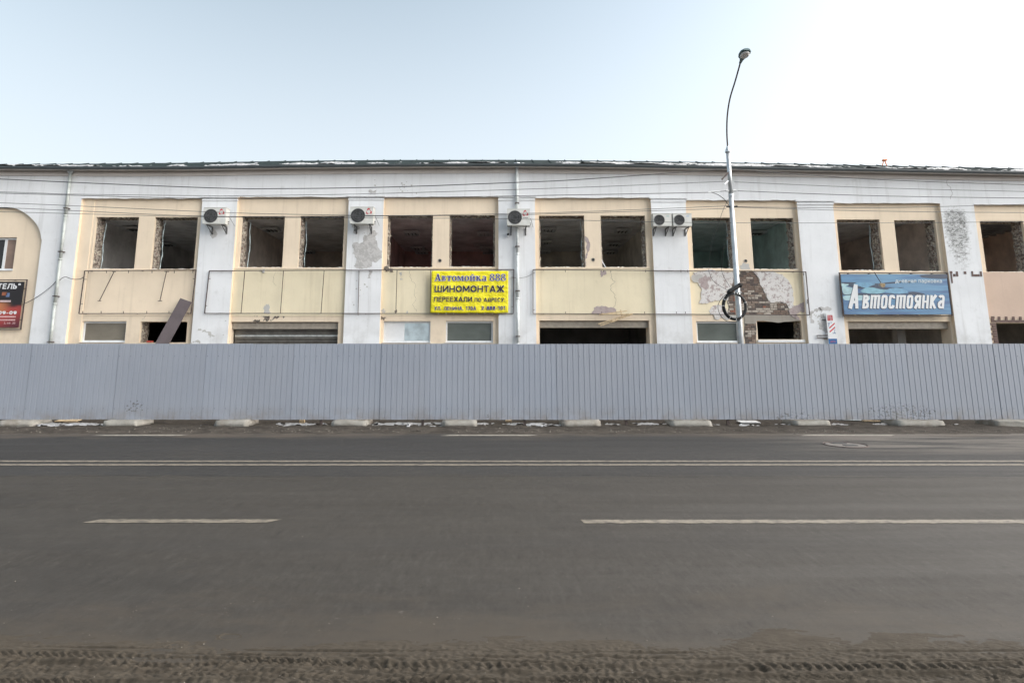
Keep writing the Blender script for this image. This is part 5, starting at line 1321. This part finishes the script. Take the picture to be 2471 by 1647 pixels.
me = m.mesh('lamp_head'); fixn(me); lh = obj('lamp_head', me, simple('lamp_teal_casting', (.10, .17, .18), .5), root); 
m = MB(); cc = base + dirv * .37 - nrm * .038
vs = [cc + dirv * math.cos(t) * .15 + side * math.sin(t) * .125 for t in np.linspace(0, 2*math.pi, 20)[:-1]]; vs2 = [v - nrm * .025 + (cc - v) * .15 for v in vs]
n = len(vs); m.add(vs + vs2, [tuple(range(n, 2*n))] + [(k, (k+1) % n, (k+1) % n + n, k + n) for k in range(n)])
me = m.mesh('lens'); fixn(me); obj('lens', me, M['fixture'], root)
a, b_ = P(1742, 433, YP - .1), P(1759, 415, YP - .02); MB().bar(a, b_, .04, .04, (0, 1, 0)).build('bracket', M['iron'], root)
a, b_ = P(1748, 445, YP - .1), P(1758, 436, YP - .03); MB().bar(a, b_, .02, .02, (0, 1, 0)).build('bracket', M['galv'], root)
for (px, py, s_) in ((1757, 461, -1), (1757, 461, 1), (1761, 499, -1), (1761, 499, 1)):
    z = P(px, py, YP).z; MB().tube([(xp + s_ * .06, YP - .02, z), (xp + s_ * .16, YP - .03, z + .005)], .028, 8).build('insulator', M['fixture'] if py < 480 else M['dark'], root)
# wires strung along the street to the lamp post
def wire(ptsL, r=.009, label='', Y=YP - .03, cat='wire'):
    pts = [P(a, b_, Y) for a, b_ in ptsL]; w = curve_pts(pts, 10)
    o = MB().tube(w, r, 5).build('overhead_wire', M['wire']); tag(o, label, cat, 'overhead wires'); return o
def onpole(py): return (1757 + (py - 360) * .065, py)
wires = [
 ([(-700, 396), (0, 432), (500, 453), (695, 455), (950, 451), (1250, 440), (1400, 433), (1748, 408)], .013, 'thick dark overhead wire, highest of those meeting the lamp post from the arched end'),
 ([(1766, 408), (2100, 432), (2471, 445.6), (3100, 462)], .011, 'highest overhead wire leading from the lamp post past the blue sign'),
 ([(-700, 444), (0, 463), (184, 468.6), (500, 472), (695, 471), (950, 466), (1400, 452), (1752, 437.5)], .008, 'thin overhead wire, second from the top, meeting the lamp post from the arched end'),
 ([(1772, 439), (2100, 452.7), (2471, 462), (3100, 474)], .008, 'thin overhead wire, second from the top, leading from the post past the blue sign'),
 ([(-700, 448), (0, 466), (500, 478.7), (950, 477), (1400, 470), (1620, 466), (1709, 464), (1752, 460.5)], .010, 'overhead wire ending at a white insulator, coming from the arched end'),
 ([(1780, 460.5), (2100, 472), (2471, 478), (3100, 486)], .010, 'overhead wire from a white insulator leading past the blue sign'),
 ([(-700, 468), (0, 489.4), (500, 511), (700, 517), (950, 520), (1206, 516), (1400, 511), (1752, 497)], .008, 'upper wire of the sagging pair crossing the outdoor units'),
 ([(1780, 499), (2100, 501.5), (2471, 493), (3100, 476)], .008, 'upper wire of the pair crossing above the blue sign bay'),
 ([(-700, 482), (0, 501), (500, 521.6), (950, 521), (1206, 519), (1400, 514), (1752, 503)], .008, 'lower wire of the sagging pair crossing the outdoor units'),
 ([(1780, 500), (2100, 509), (2471, 513), (3100, 516)], .008, 'lower wire of the pair crossing above the blue sign bay'),
 ([(-700, 496), (0, 511), (500, 523), (950, 526), (1206, 527.7), (1668, 537), (1765, 537.5)], .007, 'lowest thin wire crossing the empty window heads up to the lamp post'),
 ([(1777, 537.5), (2100, 537.8), (2471, 535), (3100, 530)], .007, 'lowest thin wire from the lamp post across the window heads by the blue sign')]
for k, (pts, r, lab) in enumerate(wires): wire(pts, r, lab, YP - .03 - .004 * (k % 3))
o = MB().tube([P(1709, 464, YP - .04), P(1722, 462.5, YP - .04), P(1738, 461.5, YP - .04)], .016, 6).build('wire_clamp', M['fixture'], root)
# coil of spare cable with its splice enclosure
YC = YP - .22
cz = P(1772.6, 738.8, YC); e1 = P(1772.6 + 27, 738.8, YC).x - cz.x; e2 = cz.z - P(1772.6, 738.8 + 31, YC).z
root = empty('cable_coil', cz, 'coil of black cable with white ties and a splice closure strapped to the lamp post', 'cable coil')
m = MB()
for s_ in range(6):
    ph = s_ * 1.05; m.tube([cz + Vector((math.cos(t) * (e1 + .020 * math.cos(ph + t * 1.5)), .025 * math.sin(ph + t * 2.0), math.sin(t) * (e2 + .020 * math.cos(ph + t * 1.5)))) for t in np.linspace(0, 2*math.pi, 49)], .021, 7, False)
m.build('cable_loops', M['cable'], root, smooth=True)
for t in (.3, 1.3, 1.55, 2.6, 3.1, 4.2, 4.75, 5.25):
    c = cz + Vector((math.cos(t) * e1, 0, math.sin(t) * e2)); d = Vector((-math.sin(t) * e1, 0, math.cos(t) * e2)).normalized()
    MB().tube([c - d * .006, c + d * .006], .046, 9).build('tie', M['offwhite'], root)
a, b_ = P(1758, 704, YC - .02), P(1787, 687, YC - .02)
d = (b_ - a).normalized()
MB().tube([a - d * .05, a, a + d * .02, b_ - d * .05, b_ - d * .04, b_], [.025, .05, .062, .062, .074, .074], 14).build('splice_closure', M['cable'], root)
MB().tube(curve_pts([P(*KB(a, b_), YC + .01) for a, b_ in ((760, 500), (640, 580), (552, 730), (590, 905), (700, 1015), (830, 1042), (960, 1000))], 8), .008, 6).build('loose_loop', M['cable'], root)
for pts in (((*KB(740, 465),), KB(480, 300), KB(400, 150), K5(362, 900), K5(385, 700), K5(440, 540), K5(480, 430), K5(522, 352)), (KB(770, 395), KB(680, 250), KB(622, 120), K5(460, 910), K5(480, 720), K5(512, 600), K5(530, 545))):
    MB().tube(curve_pts([P(*q, YC + .12) for q in pts], 6), .0055, 5).build('feed_cable', M['cable'], root)
MB().tube(curve_pts([P(*K5(380, 305), YP - .05), P(*K5(440, 330), YP - .08), P(*K5(490, 370), YP - .09), P(*K5(528, 425), YP - .08)], 6), .009, 5).build('jumper_cable', M['cable'], root)
MB().box(xp - .02, xp + .02, YC - .03, YP - .06, cz.z + e2 + .02, cz.z + e2 + .045).build('strap', M['galv'], root)
# thin cable from the hotel sign over the drainpipe to the first frame
o = MB().tube(curve_pts([P(*K1(a, b_), YW - .04) for a, b_ in ((180, 1190), (260, 1150), (330, 1105), (400, 1050), (455, 992))], 6) , .010, 5).build('slack_cable', M['wire']); tag(o, 'slack cable drooping from the dark red sign to the drainpipe', 'cable')
o = MB().tube(curve_pts([P(*K1(a, b_), YW - .17) for a, b_ in ((470, 1000), (490, 982), (520, 974), (570, 990), (630, 990), (655, 975))], 6), .012, 5).build('slack_cable', M['wire']); tag(o, 'short bowed cable from the drainpipe to the frame with slanting rods', 'cable')
o = MB().tube(curve_pts([P(*K3(a, b_), YW - .05) for a, b_ in ((1108, 978), (1150, 982), (1210, 972), (1255, 950))], 6), .006, 5).build('slack_cable', M['wire']); tag(o, 'faint cable across the pilaster between the banner frame and the next frame', 'cable')

# ------------------------------------------------------------ loose things
# long brown board leaning in the lower window
tp, dn = P(449, 724, 21.05), P(392, 829, 20.75); dv = (dn - tp); low = tp + dv * (tp.z / (tp.z - dn.z)); low.z = .06
o = MB().bar(tp, low, .42, .03, (0, 1, 0)).build('plank', M['board']); tag(o, 'wide dark brown board leaning against the wall across a lower window', 'board')
r = LO['1b']; c = P(360, 828, YB); z_ = r[2]
m = MB(); m.box(c.x - .09, c.x + .09, YB - .01, YB + .1, z_ + .001, z_ + .06)
o = m.build('brick_scrap', simple('red_scrap', (.45, .06, .04), .7)); tag(o, 'red scrap lying on the sill of the window with the leaning board', 'scrap')
# thin battens lodged over a garage opening
rnd = random.Random(8)
for k, (a, b_) in enumerate((((632, 1345), (895, 1262)), ((650, 1357), (880, 1275)), ((640, 1270), (860, 1240)), ((735, 1330), (905, 1265)), ((808, 1232), (822, 1298)), ((660, 1262), (900, 1268)))):
    o = MB().bar(P(*K4(*a), YW - .10 - .02 * k), P(*K4(*b_), YW - .085 - .02 * k), .035, .018).build('batten', M['wood']); tag(o, 'pale broken batten caught on the rail above the open garage', 'batten', 'broken battens')
o = MB().bar(P(*K4(655, 835), YB + .1), P(*K4(690, 897), YB - .03), .03, .02).build('batten', M['pvc']); tag(o, 'white strip leaning in the corner of an empty upper window', 'batten')
# things along the foot of the hoarding
def lying(name, px, py, sx, sy, sz, rz, mat, label, cat, tilt=0, z=.035):
    g = G(px, py, z); m = MB().box(-sx/2, sx/2, -sy/2, sy/2, 0, sz); me = m.mesh(name); bm = bmesh.new(); bm.from_mesh(me); bmesh.ops.recalc_face_normals(bm, faces=bm.faces)
    bmesh.ops.bevel(bm, geom=bm.edges[:], offset=min(sz, .02) * .3, segments=1, affect='EDGES'); bm.to_mesh(me); bm.free()
    o = obj(name, me, mat); o.location = g; o.rotation_euler = (tilt, 0, rz); return tag(o, label, cat)
lying('board', 1806, 1018, .50, .42, .02, -.1, M['offwhite'], 'flat white panel lying on the dirt at the foot of the hoarding', 'panel', .03, .05)
lying('metal_strip', 2040, 1013, .75, .12, .02, -.25, M['steel_bright'], 'bright metal strip lying at the foot of the muddy hoarding', 'strip', 0, .05)
lying('board', 2110, 1017, .55, .10, .03, -.2, M['wood'], 'pale wooden slat lying beside the bright metal strip', 'slat', 0, .05)
lying('board', 165, 1015, .55, .28, .025, .1, M['wood'], 'pale broken board lying between two concrete blocks', 'board', .08, .06)
lying('board', 172, 1020, .40, .10, .025, -.12, M['wood_dark'], 'weathered slat lying in front of the pale broken board', 'slat', 0, .04)
lying('wood_block', 729, 1020, .13, .12, .09, .1, M['wood'], 'orange-brown wooden block propping the hoarding on a snowy stretch', 'wood block', 0, .03)
lying('wood_block', 1227, 1018, .16, .10, .06, .05, M['wood'], 'flat wooden offcut under the hoarding beside a mud-smeared sheet', 'wood block', 0, .03)
for k, (px, py) in enumerate(((973, 1026), (985, 1031), (988, 1027))):
    lying('snow_lump', px, py, .08, .06, .05, .4 * k, M['snow'], 'small white lump on the dirt between two concrete blocks', 'lump', 0, .02)['group'] = 'white lumps'
# bits of rubble and grit
rnd = random.Random(33); m = MB()
def stone(m, x, y, z, s):
    vs = [(x + dx * s * rnd.uniform(.6, 1.2), y + dy * s * rnd.uniform(.6, 1.2), z + dz * s * rnd.uniform(.5, .9)) for dx, dy, dz in ((1, 0, 0), (-1, 0, 0), (0, 1, 0), (0, -1, 0), (0, 0, 1), (0, 0, -.4))]
    m.add(vs, [(0, 2, 4), (2, 1, 4), (1, 3, 4), (3, 0, 4), (2, 0, 5), (1, 2, 5), (3, 1, 5), (0, 3, 5)])
for k in range(900): stone(m, rnd.uniform(-15, 15), 14.6 + abs(rnd.gauss(0, .8)), .035, rnd.uniform(.006, .028))
for k in range(700):
    y = 3.4 + abs(rnd.gauss(0, .9)); stone(m, rnd.uniform(-5, 5), y, .003 if y > 3.9 else .02, rnd.uniform(.002, .006))
for k in range(350): stone(m, rnd.uniform(-14, 14), rnd.uniform(4.5, 14), .003, rnd.uniform(.003, .010))
m.build('grit', simple('grit_stone', (.11, .10, .085), .9, 0, .5, 3), None, 'stuff')
# manhole cover with lumps on it
g = G(2040, 1073); root = empty('manhole_cover', (g.x, g.y, 0), 'round manhole cover set in the mud-streaked far lane', 'manhole cover')
MB().tube([(g.x, g.y, -.01), (g.x, g.y, .006)], .36, 32).build('lid', simple_cache('manhole_iron', (.10, .09, .08)), root)
m = MB(); m.tube([(g.x + math.cos(t) * .40, g.y + math.sin(t) * .40, .004) for t in np.linspace(0, 2*math.pi, 37)], .011, 6, False); m.build('rim', M['iron'], root)
for dx, dy, w in ((-.02, .22, .14), (.04, -.10, .12)):
    MB().box(g.x + dx - w, g.x + dx + w, g.y + dy - .07, g.y + dy + .07, .0065, .016).build('dark_lump', M['dark'], root)
# orange stool standing on the roof
c = P(2129, 397, 22.4); zr = ridge(c.x)
root = empty('stool', (c.x, 22.25, zr - .02), 'tiny orange trestle standing on the roof ridge', 'stool')
MB().box(c.x - .06, c.x + .08, 22.2, 22.32, zr + .16, zr + .21).build('seat', M['orange'], root)
for s_ in (-.09, .07): MB().bar((c.x + s_ * 1.1, 22.26, zr - .05), (c.x + s_ * .3, 22.26, zr + .16), .025, .03).build('leg', M['orange'], root)
print('objects', len(bpy.data.objects))
